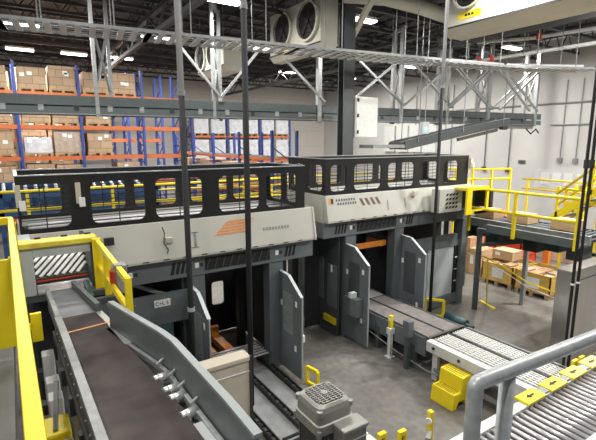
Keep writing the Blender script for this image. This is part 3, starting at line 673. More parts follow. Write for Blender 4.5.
for x in (2.62, 2.95): B(x, x+.16, 7.0, 7.9, .12, .24).build('fork', 'forange', t)
B(2.55, 3.2, 7.9, 8.0, .0, .3).build('backplate', 'forange', t); B(2.6, 3.15, 7.05, 7.15, 0, .12).build('foot', 'dgrey', t)
t = tag(B(1.1, 1.9, 6.5, 7.0, 0, 1.25).build('film_wrapped_bundle', 'teal', None, .05), 'teal film wrapped bundle under the plate marked C+L S', 'bundle')

# yellow hoops
def hoop(x0, x1, y0, y1, h, label):
    t = thing('floor_hoop', ((x0+x1)/2, (y0+y1)/2, 0), label, 'hoop guard')
    MB().bar((x0, y0, 0), (x0, y0, h), .05, .05).build('upright', 'yellow', t); MB().bar((x1, y1, 0), (x1, y1, h), .05, .05).build('upright', 'yellow', t)
    MB().bar((x0, y0, h), (x1, y1, h), .05, .05).build('top_bar', 'yellow', t); MB().bar((x0, y0, .03), (x1, y1, .03), .04, .04).build('bottom_bar', 'yellow', t)
hoop(3.8, 3.84, 5.58, 5.34, .3, 'small yellow hoop at the foot of the left palletizer door')
hoop(7.72, 8.0, 6.5, 6.2, .4, 'yellow hoop behind the right conveyor beside the green motor')

# ------------------------------------------------------------------ conveyor out of the right palletizer
t = thing('chain_conveyor', (6.2, 6, 0), 'dark grey twin strand chain conveyor leaving the right palletizer', 'conveyor')
for x0, x1 in ((5.76, 6.15), (6.21, 6.6)): B(x0, x1, 4.72, 7.6, .6, .66).build('carrying_strand', 'beltdk', t, .004)
for x in (5.7, 6.155, 6.605): B(x, x+.05, 4.72, 7.6, .45, .655).build('guide', 'black', t)
B(5.68, 5.72, 4.72, 7.6, .32, .65).build('side_channel', 'grey', t); B(6.64, 6.68, 4.72, 7.6, .32, .65).build('side_channel', 'grey', t)
for y in (5.0, 5.9, 6.4):
    for x in (5.7, 6.66): B(x-.04, x+.04, y-.05, y+.05, 0, .45).build('leg', 'dgrey', t)
MB().bar((5.7, 4.7, .664), (6.66, 4.7, .664), .06, .02).build('end_strip', 'rust', t)
for k in range(5): MB().tube((5.75, 6.72+k*.07, .68), (6.55, 6.72+k*.07, .68), .022, 8).build('entry_roller', 'roller', t, 0, True)
for k in range(4): B(6.0, 6.5, 4.9+k*.0, 4.92, .3, .4).build('cross_tie', 'dgrey', t) if k == 0 else None
MB().tube((6.95, 4.85, .55), (6.95, 5.3, .58), .1, 16).build('drive_motor', 'green', t, 0, True); MB().tube((6.95, 4.7, .54), (6.95, 4.85, .55), .05, 12).build('motor_shaft', 'green', t)
MB().bar((6.66, 5.1, .5), (6.95, 5.1, .5), .12, .06).build('motor_mount', 'dgrey', t)
pb = B(5.52, 5.6, 4.98, 5.06, 0, .78).build('sensor_post', 'dgrey', t); B(5.5, 5.62, 4.95, 5.09, .62, .9).build('sensor_head', 'grey', pb)
MB().pipe([(5.64, 6.2, .3), (5.63, 5.4, .18), (5.62, 4.6, .12), (5.62, 4.0, .2)], .012, 6).build('air_hose', 'galvd', t)

t = thing('roller_conveyor', (6.2, 3.6, 0), 'white two lane roller conveyor beside the yellow step', 'conveyor')
for x0, x1 in ((5.76, 6.15), (6.22, 6.6)):
    B(x0, x1, 2.65, 4.64, .56, .605).build('bed', 'galvd', t)
    for k in range(24):
        y = 2.7+k*.082; MB().tube((x0+.01, y, .63), (x1-.01, y, .63), .033, 8).build('roller', 'tanroll', t, 0, True)
    for q in range(6): B(x0+.03+q*.063, x0+.05+q*.063, 2.68, 4.62, .655, .668).build('wear_strip', 'whitep', t)
for x in (6.155, 6.605): B(x, x+.055, 2.62, 4.66, .54, .665).build('divider', 'black', t)
sc = B(5.62, 5.75, 2.62, 4.66, .48, .66).build('side_channel', 'whitep', t, .006); B(6.66, 6.74, 2.62, 4.66, .48, .64).build('side_channel', 'galvd', t)
for y in (4.5, 4.0, 3.4, 2.9): MB().tube((5.6, y, .58), (5.625, y, .58), .025, 8).build('bolt', 'ink', sc)
for y in (4.5, 3.1):
    for x in (5.7, 6.68): B(x-.035, x+.035, y-.05, y+.05, 0, .48).build('leg', 'whitep', t)
B(5.65, 5.7, 3.1, 4.5, .16, .22).build('lower_rail', 'galvd', t)
MB().prism([(4.2, .46), (3.55, .46), (3.7, .26), (3.95, .22)], 'YZ', 5.63, 5.68).build('chain_guard', 'yellow', t)
MB().tube((5.62, 3.85, .37), (5.64, 3.85, .37), .05, 12).build('guard_hole', 'void', t)
B(5.8, 6.0, 4.0, 4.3, .25, .45).build('valve_block', 'dgrey', t); MB().tube((5.75, 4.25, .3), (5.75, 4.32, .3), .08, 12).build('pulley', 'red', t)
for dx in (0, .2):
    eb = MB().panel(rect(6.42+dx, 6.54+dx, .7, .92), [rect(6.45+dx, 6.51+dx, .76, .88)], 'XZ', 2.72, .04).build('reflector_bracket', 'yellow', t); B(6.445+dx, 6.515+dx, 2.725, 2.735, .75, .89).build('reflector', 'ink', eb)
B(6.44, 6.72, 2.7, 2.74, .64, .7).build('bracket_bar', 'galvd', t)

# step stool, rising towards the conveyor
t = thing('step_stool', (5.42, 3.96, 0), 'yellow plastic two step stool beside the white roller conveyor', 'step stool')
ys0, ys1 = 3.74, 4.16
MB().prism([(5.17, 0), (5.21, .25), (5.36, .25), (5.38, .48), (5.58, .48), (5.6, 0), (5.5, 0), (5.46, .1), (5.32, .1), (5.28, 0)], 'XZ', ys0, ys1).build('body', 'yellow', t, .012)
for z, a, b in ((.25, 5.22, 5.36), (.48, 5.4, 5.58)):
    for k in range(4):
        x = a+.02+(b-a-.03)*k/3; B(x-.005, x+.005, ys0+.04, ys1-.04, z-.002, z+.004).build('tread_groove', 'dyellow' if 0 else 'ink', t)

# sensor posts
def sensor_post(x, y, h, label, m='whitep', ring=True):
    t = thing('sensor_post', (x, y, 0), label, 'sensor post')
    MB().box(x-.035, x+.035, y-.035, y+.035, 0, h-.3).build('post', m, t, .004); B(x-.07, x+.07, y-.07, y+.07, 0, .015).build('base_plate', m, t)
    B(x-.06, x+.06, y-.05, y+.05, h-.36, h-.24).build('clamp', m, t); B(x-.035, x+.035, y-.03, y+.03, h-.24, h).build('sensor', 'yellow', t, .005)
    if ring: MB().tube((x-.037, y, h-.07), (x-.05, y, h-.07), .025, 12).build('lens', 'paper', t)
    return t
sensor_post(5.62, 5.5, .82, 'white sensor post with yellow top in front of the dark chain conveyor')
def bracket_post(x, y, h, label):
    t = thing('sensor_bracket', (x, y, 0), label, 'sensor bracket'); B(x-.03, x+.03, y-.03, y+.03, 0, h-.2).build('post', 'galvd', t)
    hd = MB().panel(rect(x-.05, x+.05, h-.2, h), [rect(x-.02, x+.02, h-.16, h-.05)], 'XZ', y, .05).build('head', 'yellow', t); B(x-.018, x+.018, y+.0, y+.01, h-.155, h-.055).build('lens', 'ink', hd)
bracket_post(3.05, 3.05, .92, 'yellow topped sensor bracket at the bottom edge, left of the pair')
bracket_post(3.28, 2.98, .9, 'yellow topped sensor bracket at the bottom edge, right of the pair')
t = thing('button_post', (3.7, 2.95, 0), 'yellow button post with white knob near the bottom edge', 'button post')
B(3.67, 3.73, 2.92, 2.98, .02, 1.0).build('post', 'yellow', t, .005); MB().tube((3.66, 2.94, .9), (3.64, 2.93, .9), .035, 12).build('button', 'paper', t); MB().bar((3.55, 2.85, .76), (3.85, 3.05, .76), .05, .03).build('cross_bar', 'galv', t); B(3.55, 3.85, 2.8, 3.1, 0, .02).build('base_plate', 'galv', t)

# ------------------------------------------------------------------ near roller conveyor and handrail, bottom right
t = thing('roller_conveyor', (3.9, 1.24, 0), 'roller conveyor of slim bright rollers behind the galvanised handrail', 'conveyor')
for k in range(62):
    x = 1.9+k*.062; MB().tube((x, 1.05, 2.19), (x, 1.43, 2.19), .0155, 10).build('roller', 'darkroll', t, 0, True)
B(1.85, 5.8, 1.43, 1.5, 2.08, 2.215).build('side_rail', 'whitep', t, .004); B(1.85, 5.8, 1.0, 1.05, 2.08, 2.215).build('side_rail', 'whitep', t, .004)
B(1.85, 5.8, 1.05, 1.43, 2.05, 2.09).build('pan', 'black', t)
for k in range(8):
    x = 2.8+k*.3; p = MB().box(x, x+.22, 1.42, 1.53, 2.216, 2.235).build('sensor_plate', 'yellow', t, .003)
    B(x+.1, x+.15, 1.468, 1.482, 2.235, 2.238).build('arrow_shaft', 'ink', p); MB().prism([(x+.06, 1.475), (x+.1, 1.455), (x+.1, 1.495)], 'XY', 2.235, 2.238).build('arrow_head', 'ink', p)
    B(x+.225, x+.295, 1.44, 1.5, 2.216, 2.23).build('spacer', 'galvd', t)
for x in (2.0, 3.9, 5.6):
    for y in (1.03, 1.46): B(x-.03, x+.03, y-.025, y+.025, 0, 2.08).build('leg', 'galvd', t)
t = thing('handrail', (1.2, .54, 2.4), 'galvanised tube handrail crossing the bottom right corner', 'handrail')
hz = 3.42
x0 = .893
pts = [(x0, .585, 2.4), (x0, .585, hz-.014)]
for k in range(1, 3):
    a = PI/2*k/3; pts.append((x0+.014*(1-math.cos(a)), .585, hz-.014+.014*math.sin(a)))
pts += [(x0+.014, .585, hz), (1.2, .565, hz), (2.6, .48, hz)]
MB().pipe(pts, .0195, 18).build('rail_tube', 'railg', t, 0, True)
MB().tube((1.022, .58, 2.4), (1.022, .58, hz-.01), .0195, 18).build('post', 'railg', t, 0, True)
MB().tube((2.3, .5, 2.4), (2.3, .5, hz-.01), .0195, 18).build('post', 'railg', t, 0, True)
MB().tube((1.022, .58, 2.9), (2.6, .48, 2.9), .016, 12).build('mid_rail', 'railg', t, 0, True)

# ------------------------------------------------------------------ stainless cabinet and black guide pipes
t = thing('stainless_cabinet', (8.9, 3.7, 0), 'tall stainless steel cabinet at the right edge', 'cabinet')
B(7.85, 10.2, 3.5, 3.75, .0, 1.79).build('body', 'inox', t, .012)
MB().bar((7.85, 3.495, 1.6), (10.2, 3.495, 1.6), .006, .01).build('seam', 'ink', t)
B(7.84, 10.21, 3.49, 3.76, 1.79, 1.8).build('lid', 'inox', t)
for i, (x, nm) in enumerate(((6.78, 'left'), (6.94, 'right'))):
    t = thing('guide_pipe', (x, 3.0, 0), 'thin black vertical pipe in front of the stainless cabinet, %s of the two' % nm, 'pipe', 'black guide pipes')
    MB().tube((x, 3.0, 0), (x, 3.0, CE+.02), .022, 10).build('pipe', 'void', t); MB().tube((x, 3.0, 3.62), (x, 3.0, 3.74), .036, 12).build('coupling', 'ink', t)
    MB().tube((x, 3.0, 1.9), (x, 3.0, 1.93), .026, 12).build('tape_band', 'paper', t)

# ------------------------------------------------------------------ support poles
def pole(x, y, z0, z1, zs, label, r=.036):
    t = thing('support_pole', (x, y, z0), label, 'pole')
    MB().tube((x, y, z0), (x, y, zs), r, 14).build('lower_tube', 'cable', t, 0, True); MB().tube((x, y, zs), (x, y, z1), r, 14).build('upper_tube', 'traym', t, 0, True)
    B(x-.08, x+.08, y-.08, y+.08, z0, z0+.015).build('base_plate', 'dgrey', t); MB().tube((x, y, zs-.03), (x, y, zs+.03), r+.008, 14).build('coupling', 'galvd', t)
    if x < 2: MB().tube((x, y, 1.86), (x, y, 1.91), r+.012, 14).build('clamp', 'alu', t)
pole(1.74, 5.2, 0, CE+.02, 4.55, 'slim dark pole with light top, left of the orange logo')
pole(2.72, 5.5, 0, CE+.02, 5.72, 'slim dark pole right of the orange logo on the left palletizer', .042)
pole(7.6, 6.25, 0, CE+.02, 5.1, 'slim dark pole in front of the right palletizer fence, near its right end')

# ------------------------------------------------------------------ overhead conveyor, hangers, cable tray, incline
A0 = Vector((-1.2, 13.55, 0)); B0 = Vector((19.4, 10.95, 0)); dr = (B0-A0).normalized(); nr = Vector((-dr.y, dr.x, 0))
t = thing('overhead_conveyor', ((A0+B0)/2+Vector((0, 0, 4.75))), 'long grey overhead conveyor spanning the hall above the black fences', 'conveyor')
def up(v, z): return Vector((v.x, v.y, z))
for s in (-.35, .35):
    MB().bar(up(A0+nr*s, 5.02), up(B0+nr*s, 5.02), .06, .24).build('side_channel', 'beamgrey', t)
    MB().bar(up(A0+nr*s, 4.77), up(B0+nr*s, 4.77), .08, .19).build('lower_channel', 'beamgrey', t)
MB().bar(up(A0+nr*-.39, 4.68), up(B0+nr*-.39, 4.68), .04, .03).build('edge_lip', 'galvd', t)
MB().bar(up(A0, 5.1), up(B0, 5.1), .62, .03).build('belt', 'beltdk', t)
for k in range(26):
    p = A0+(B0-A0)*(k+.5)/26; b_ = up(p-nr*.385, 4.83); MB().bar(b_-dr*.06, b_+dr*.06, .02, .14).build('splice_plate', 'galv' if k % 3 else 'ink', t)
    MB().bar(up(p-nr*.34, 4.7), up(p+nr*.34, 4.7), .04, .04).build('cross_member', 'galvd', t)
# things slung under the right end
MB().bar(up(B0-dr*2.6-nr*.2, 4.6), up(B0-dr*.4-nr*.2, 4.6), .25, .18).build('drive_pan', 'galvd', t)
MB().pipe([up(B0-dr*.9-nr*.4, 4.5), up(B0-dr*.6-nr*.4, 4.3), up(B0-dr*.3-nr*.4, 4.5), up(B0-dr*.1-nr*.4, 4.35)], .03, 8).build('cable_loop', 'ink', t)
MB().tube(up(B0-dr*2.5-nr*.45, 4.55), up(B0-dr*2.2-nr*.45, 4.55), .1, 12).build('drive_motor', 'rust', t)
hl = ['just over the orange rack beam at left', 'between the two left poles', 'left of the steel building column', 'right of the control cabinet', 'left of the cream cooler', 'below the cream cooler', 'at the right end of the overhead conveyor']
def hanger(i, u, kind):
    p = A0+(B0-A0)*u; t = thing('conveyor_hanger', up(p, 5.04), 'galvanised braced hanger frame '+hl[i], 'hanger', 'hangers of the overhead conveyor')
    h = 7.85
    pw = .09 if i < 2 else .14; so = .2 if i < 3 else .1
    for s in (-1, 1): MB().bar(up(p+nr*.36*s+dr*so*s, 4.62), up(p+nr*.36*s+dr*so*s, h), pw, pw).build('post', 'galv', t)
    MB().bar(up(p-nr*.5-dr*so, h), up(p+nr*.5+dr*so, h), .1, .1).build('top_beam', 'galv', t)
    MB().bar(up(p-nr*.36-dr*so, 6.9), up(p+nr*.36+dr*so, 5.3), .06, .06).build('brace', 'galv', t)
    MB().bar(up(p+nr*.36+dr*so, 6.9), up(p-nr*.36-dr*so, 5.3), .06, .06).build('brace', 'galv', t)
    for sg in kind:
        L_ = 1.4 if i < 3 else 2.3
        MB().bar(up(p-nr*.42, 5.25), up(p-nr*.42+dr*sg*L_, 6.45 if i == 2 else 6.9), .07, .07).build('brace', 'galv', t)
        if i > 2: MB().bar(up(p-nr*.42+dr*sg*.1, 6.9), up(p-nr*.42+dr*sg*L_, 5.25), .07, .07).build('brace', 'galv', t)
    for s in (-.36, .36): MB().tube(up(p+nr*s, h), up(p+nr*s, CE+.02), .02, 8).build('rod', 'galvd', t)
L0 = (B0-A0).length
for i, (u, k) in enumerate(((.168, ()), (.318, (-1, 1)), (.485, (-1,)), (.64, (-1, 1)), (.745, (1,)), (.85, (1, -1)), (.985, (-1,)))): hanger(i, u, k)

TR = [(-1.8, 10.12), (0, 9.9), (2.6, 9.56), (5.95, 9.1), (10.4, 8.36)]
TR2 = [(10.5, 8.5), (13, 8.0), (15.3, 6.85)]
def cable_tray(path, z, w, label, wires):
    P = [Vector((x, y, z)) for x, y in path]; mid = P[len(P)//2]
    t = thing('cable_tray', mid, label, 'cable tray')
    segs = list(zip(P, P[1:]))
    bk = MB(); rl = MB(); rr_ = MB(); wy = MB()
    for p, q in segs:
        d = (q-p).normalized(); n = Vector((-d.y, d.x, 0)); L = (q-p).length
        rl.bar(p, q, .03, .06); rr_.bar(p+n*w, q+n*w, .03, .06); wy.bar(p+n*w*.75+Vector((0, 0, .12)), q+n*w*.75+Vector((0, 0, .12)), .12, .1)
        for k in range(1, wires): o_ = n*(w*k/wires); bk.bar(p+o_+Vector((0, 0, -.03)), q+o_+Vector((0, 0, -.03)), .014, .012)
        m_ = int(L/.26)
        for k in range(m_+1): c = p+d*(L*k/m_); bk.bar(c+Vector((0, 0, -.03)), c+n*w+Vector((0, 0, -.03)), .12, .02)
    rl.build('side_rail', 'galvd', t); rr_.build('side_rail', 'galvd', t); bk.build('basket', 'traym', t); wy.build('wireway', 'traym', t)
    for j in range(4):
        MB().pipe([p+Vector((.0, w*(.2+.12*j), .02+.01*j)) for p in P], .03, 6).build('cable', 'cable' if j % 2 else 'galvd', t)
    for p, q in segs:
        d = (q-p).normalized(); n = Vector((-d.y, d.x, 0)); L = (q-p).length
        for f in (.25, .75):
            c = p+d*L*f
            for s in (0, 1): MB().tube(c+n*s*w, up(c+n*s*w, CE+.02), .014, 6).build('hanging_rod', 'galvd', t)
    return t
cable_tray(TR, 6.2, .95, 'long galvanised basket cable tray sweeping down across the top of the view', 5)
cable_tray(TR2, 6.2, .7, 'shorter cable tray carrying on towards the right wall', 5)

t = thing('incline_conveyor', (13, 10.0, 3.7), 'dark inclined belt conveyor climbing to the overhead conveyor at right', 'conveyor')
a, b = Vector((10.2, 10, 3.86)), Vector((15.6, 10, 4.72))
for s in (-.3, .3): MB().bar(a+Vector((0, s, 0)), b+Vector((0, s, 0)), .06, .26).build('side_frame', 'dgrey', t)
MB().bar(a+Vector((0, 0, .05)), b+Vector((0, 0, .05)), .54, .05).build('belt', 'belt2', t)
MB().tube(a+Vector((0, -.3, 0)), a+Vector((0, .3, 0)), .12, 14).build('end_pulley', 'ink', t)
MB().bar(a+(b-a)*.45+Vector((0, -.36, -.2)), a+(b-a)*.85+Vector((0, -.36, -.2)), .08, .1).build('cable_duct', 'rust', t)
MB().bar(a+Vector((-1.3, 0, -.02)), a+Vector((.3, 0, -.02)), .62, .1).build('tail_bed', 'galvd', t)
for f in (.1, .5, .92):
    c = a+(b-a)*f
    for s in (-.36, .36): MB().tube(c+Vector((0, s, 0)), Vector((c.x, c.y+s, CE+.02)), .016, 6).build('hanging_rod', 'galvd', t)
t = thing('signal_lamp', (10.5, 9.45, 4.15), 'small grey signal box with a glowing green lamp', 'signal lamp')
B(10.63, 10.92, 9.4, 9.5, 4.22, 4.58).build('housing', 'lgrey', t); MB().tube((10.76, 9.39, 4.36), (10.76, 9.4, 4.36), .05, 14).build('lens', 'glow', t); MB().tube((10.78, 9.45, 4.58), (10.78, 9.45, CE+.02), .015, 6).build('hanging_rod', 'galvd', t)

# ------------------------------------------------------------------ coolers
def cooler(x, dep, y0, y1, z0, z1, fans, r, label, sticker=None, fo=.12):
    t = thing('air_cooler', (x+dep/2, (y0+y1)/2, z0), label, 'air cooler')
    B(x, x+dep, y0, y1, z0+.16, z1).build('casing', 'cream', t, .01)
    MB().prism([(x-.02, z0+.16), (x+dep+.02, z0+.16), (x+dep*.75, z0), (x+dep*.25, z0)], 'XZ', y0-.02, y1+.02).build('drain_pan', 'cream', t)
    B(x-.03, x, y0, y1, z0+.16, z0+.2).build('pan_lip', 'ink', t)
    for fy in fans:
        fz = (z0+z1)/2+fo
        rg = MB()
        N = 24
        for k in range(N):
            p = [(fy+math.cos(2*PI*q/N)*R, fz+math.sin(2*PI*q/N)*R) for q in (k, k+1) for R in (r, r*1.12)]
            vs = [(xx, u, v) for xx in (x-.1, x) for u, v in (p[0], p[1], p[3], p[2])]
            rg.add(vs, [(0, 1, 2, 3), (7, 6, 5, 4), (0, 3, 7, 4), (1, 5, 6, 2)])
        ring = rg.build('fan_ring', 'cream', t)
        MB().tube((x-.012, fy, fz), (x-.002, fy, fz), r, 24).build('fan_opening', 'void', t)
        bl = MB()
        for k in range(5):
            a = 2*PI*k/5; c_, s_ = math.cos(a), math.sin(a)
            bl.add([(x-.03, fy+c_*.06*1, fz+s_*.06), (x-.06, fy+math.cos(a+.25)*r*.92, fz+math.sin(a+.25)*r*.92), (x-.025, fy+math.cos(a+.75)*r*.92, fz+math.sin(a+.75)*r*.92), (x-.02, fy+math.cos(a+.9)*.1, fz+math.sin(a+.9)*.1)], [(0, 1, 2, 3)])
        bl.build('fan_blades', 'ink', t); MB().tube((x-.08, fy, fz), (x-.02, fy, fz), .08, 14).build('fan_hub', 'ink', t)
        gr = MB()
        for q in (.35, .6, .85):
            pts = [(x-.1, fy+math.cos(2*PI*k/20)*r*q, fz+math.sin(2*PI*k/20)*r*q) for k in range(21)]; gr.pipe(pts, .006, 4)
        gr.build('wire_guard', 'ink', t)
    if sticker:
        s0, s1, zz, h = sticker; st = B(x-.006, x, s0, s1, zz, zz+h).build('warning_sticker', 'yellow', t)
        for k in range(3): B(x-.009, x-.006, s0+(s1-s0)*(.3+.14*k), s0+(s1-s0)*(.4+.14*k), zz+h*.35, zz+h*.7).build('sticker_mark', 'ink', st)
    for yy in (y0+.15, y1-.15):
        for xx in (x+.08, x+dep-.08): MB().tube((xx, yy, z1), (xx, yy, CE+.02), .018, 6).build('hanging_rod', 'galvd', t)
cooler(9.6, 1.0, 3.2, 7.95, 6.62, 8.2, [7.25, 5.6, 4.0], .4, 'large cream air cooler with yellow sticker at the top right', (6.9, 7.55, 6.93, .16), .17)
cooler(7.55, .6, 10.5, 13.35, 6.55, 8.0, [12.5, 11.1], .5, 'cream air cooler with twin dark fans left of the building column', (12.2, 12.8, 6.75, .18))
cooler(6.55, .9, 14.9, 17.4, 6.45, 7.6, [15.75, 16.95], .45, 'cream air cooler behind the pole right of the orange rack beam')
# supply duct and brace behind the column
t = thing('air_duct', (9.5, 9.2, 7.4), 'cream round air duct under the roof right of the column', 'duct')
MB().pipe([(7.9, 9.9, 7.85), (8.9, 9.35, 7.8), (10.2, 9.3, 7.75), (12.6, 9.6, 7.7)], .2, 14).build('tube', 'cream', t, 0, True)
MB().bar((8.4, 9.3, 7.75), (9.1, 11.4, 6.7), .14, .14).build('prop', 'cream', t)
MB().tube((11.0, 9.4, 7.9), (11.0, 9.4, CE+.02), .02, 6).build('hanging_rod', 'galvd', t)
# sprinkler pipes
def spr(pts, reds, label):
    t = thing('sprinkler_pipe', pts[0], label, 'pipe')
    MB().pipe(pts, .06, 10).build('pipe', 'whitep', t, 0, True)
    for r_ in reds: MB().tube((r_[0], r_[1], r_[2]-.1), (r_[0], r_[1], r_[2]+.1), .09, 10).build('red_fitting', 'red', t)
    p = pts[0]; MB().tube(p, (p[0], p[1], CE+.02), .012, 6).build('hanging_rod', 'galvd', t)
    p = pts[-1]; MB().tube(p, (p[0], p[1], CE+.02), .012, 6).build('hanging_rod', 'galvd', t)
spr([(13.0, 10.4, 6.6), (14.6, 9.6, 6.85), (15.6, 6.6, 7.0)], [(14.3, 9.75, 6.8), (13.9, 9.95, 6.74)], 'white sprinkler pipe with red fittings below the large cooler')
spr([(14.5, 10.5, 7.5), (15.5, 9.0, 7.5), (16.0, 6.3, 7.5)], [(15.5, 8.8, 7.5)], 'white sprinkler pipe nearer the roof at the upper right')

# wall fittings at right
for i, (y, z0, z1, l) in enumerate(((13.5, 2.6, 6.4, 'dark'), (14.9, 2.6, 7.0, 'long'), (10.9, 3.2, 6.8, 'left'), (10.2, 3.2, 6.8, 'right'), (17.2, 3.0, 7.2, 'far'), (20.0, 3.0, 7.4, 'farthest'), (9.2, 3.0, 7.4, 'nearest'))):
    t = thing('wall_conduit', (21.95, y, z0), 'thin grey conduit dropping down the right wall, %s run' % ['above the yellow rails', 'beside the fence end', 'left of the close pair', 'right of the close pair', 'behind the incline', 'next to the building column', 'at the right edge'][i], 'conduit', 'conduits on the right wall')
    MB().tube((21.95, y, z0), (21.95, y, z1), .024, 8).build('tube', 'dgrey' if i < 2 else 'galvd', t)
    B(21.86, 21.99, y-.1, y+.1, z0-.22, z0).build('outlet_box', 'galvd' if i > 1 else 'dgrey', t)
tag(MB().tube((21.95, 9.8, 4.75), (21.95, 11.5, 4.75), .03, 8).build('wall_conduit_run', 'galvd'), 'short level conduit crossing the close pair on the right wall', 'conduit')
tag(MB().tube((21.95, 5, 5.75), (21.95, 17, 5.75), .04, 8).build('wall_conduit_run', 'galvd'), 'long level conduit high on the right wall', 'conduit')
tag(B(21.94, 21.99, 12.6, 12.95, 2.87, 3.03).build('wall_plate', 'dgrey'), 'small dark plate on the right wall above the yellow rails', 'plate')
t = thing('notice_board', (21.9, 17.5, 2.4), 'pale board with notices low on the right wall', 'board')
B(21.92, 21.99, 9.0, 12.0, 1.7, 2.6).build('board', 'whitep', t)
for k in range(5): B(21.9, 21.92, 9.1+k*.55, 9.5+k*.55, 1.9+.1*(k % 2), 2.5).build('notice', 'paper', t)
t = thing('wall_panel', (21.9, 20, 3.4), 'bank of pale electrical panels on the far wall behind the incline conveyor', 'panel')
for k in range(4): B(21.75, 21.99, 18.2+k*1.15, 19.2+k*1.15, 3.3, 5.0).build('panel_door', 'whitep', t)
tag(MB().pipe([(21.85, 27.2, 4.6), (21.84, 26.7, 4.4), (21.85, 26.5, 3.6), (21.84, 26.9, 3.2)], .12, 8).build('hose_bundle', 'red'), 'red hose bundle hanging on the far wall beside the control cabinet', 'hose')

# ------------------------------------------------------------------ elevated conveyor at right with railings
t = thing('elevated_conveyor', (9.6, 5.2, 1.9), 'elevated grey conveyor carrying cartons behind yellow railings at right', 'conveyor')
B(8.95, 9.03, 3.95, 5.9, 1.95, 2.12).build('side_frame', 'beamgrey', t); B(9.42, 9.5, 3.95, 7.5, 1.95, 2.14).build('side_frame', 'galvd', t)
B(10.25, 10.33, 3.95, 7.5, 1.95, 2.14).build('side_frame', 'beamgrey', t); B(9.5, 10.25, 3.95, 7.5, 2.0, 2.06).build('bed', 'hole', t)
B(9.03, 9.42, 3.95, 5.9, 1.95, 2.0).build('walk_grate', 'dgrey', t)
for k in range(28): MB().tube((9.5, 4.05+k*.125, 2.1), (10.25, 4.05+k*.125, 2.1), .03, 8).build('roller', 'dgrey', t)
for k in range(7): B(9.55, 9.95, 4.1+k*.47, 4.42+k*.47, 1.56+.1*(k % 2), 1.99).build('drive_unit', ['dgrey', 'green', 'hole'][k % 3], t)
MB().bar((9.02, 5.85, 1.95), (9.02, 6.16, 1.95), .1, .1).build('leg_cap', 'dgrey', t); MB().bar((9.02, 6.1, 1.6), (10.29, 5.66, 1.6), .08, .07).build('lower_brace', 'dgrey', t)
MB().bar((10.29, 5.66, 1.6), (10.29, 4.1, 1.6), .08, .07).build('lower_brace', 'dgrey', t)
for x, y, m in ((9.02, 6.1, 'dgrey'), (10.29, 5.66, 'galv'), (10.29, 4.1, 'dgrey'), (9.46, 7.4, 'dgrey'), (10.29, 7.4, 'dgrey')): B(x-.045, x+.045, y-.045, y+.045, 0, 1.95).build('leg', m, t)
def railing(path, z, hs, drop, label, posts, m='yellow', r=.032):
    t = thing('safety_railing', (path[0][0], path[0][1], z-drop), label, 'railing')
    for h in hs: MB().pipe([(x, y, zz+h) for x, y, zz in [(p[0], p[1], (p[2] if len(p) > 2 else z)) for p in path]], r, 10).build('rail', m, t, 0, True)
    for p in posts: B(p[0]-.03, p[0]+.03, p[1]-.03, p[1]+.03, p[2] if len(p) > 2 else z-drop, (p[3] if len(p) > 3 else z)).build('post', m, t)
    return t
railing([(8.85, 6.9), (8.85, 3.9)], 2.93, (0, -.45), 1.0, 'yellow double railing on the near side of the elevated conveyor', [(8.85, 6.3), (8.85, 5.2), (8.85, 3.95)])
railing([(14.6, 8.4), (14.6, 4.4)], 2.74, (0, -.32), 2.74, 'yellow railing on the far side of the elevated conveyor', [(14.6, 8.2), (14.6, 6.4), (14.6, 4.6)])
railing([(11.9, 8.45), (13.1, 7.95)], 3.14, (0, -.3), 3.14, 'yellow railing corner high behind the palletizer end', [(11.9, 8.45), (12.5, 8.2), (13.1, 7.95)])
railing([(10.6, 8.8), (11.9, 8.45)], 3.17, (0, -.33), 3.17, 'short yellow railing meeting the fence end', [(10.7, 8.77), (11.3, 8.6)])
railing([(9.46, 7.46), (10.29, 7.46)], 2.95, (0, -.3), .82, 'short yellow railing across the far end of the elevated conveyor', [(9.46, 7.46), (9.88, 7.46), (10.29, 7.46)])
# stair
t = thing('steel_stair', (12, 4.2, 0), 'yellow railed stair rising at the right edge above the cabinet', 'stair')
for x in (12.0, 12.9):
    MB().bar((x, 6.0, 1.95), (x, 3.6, 3.95), .06, .2).build('stringer', 'yellow', t); MB().pipe([(x, 5.95, 2.62), (x, 3.6, 4.7)], .035, 10).build('handrail', 'yellow', t, 0, True)
    MB().pipe([(x, 5.95, 2.3), (x, 3.6, 4.35)], .028, 10).build('mid_rail', 'yellow', t, 0, True)
    for f in (.02, .35, .7): y = 5.95-f*2.35; z = 1.98+f*2.02; B(x-.03, x+.03, y-.03, y+.03, z, z+.8).build('post', 'yellow', t)
for k in range(8): y = 5.9-k*.28; z = 2.02+k*.235; B(12.03, 12.87, y-.12, y+.12, z, z+.04).build('tread', 'galvd', t)
for x in (12.0, 12.9):
    B(x-.05, x+.05, 4.3, 4.4, 0, 3.3).build('leg', 'dgrey', t)
railing([(12.2, 5.9), (12.2, 4.9)], 2.75, (0, -.35), 2.75, 'low yellow railing at the foot of the stair', [(12.2, 5.8), (12.2, 5.0)])
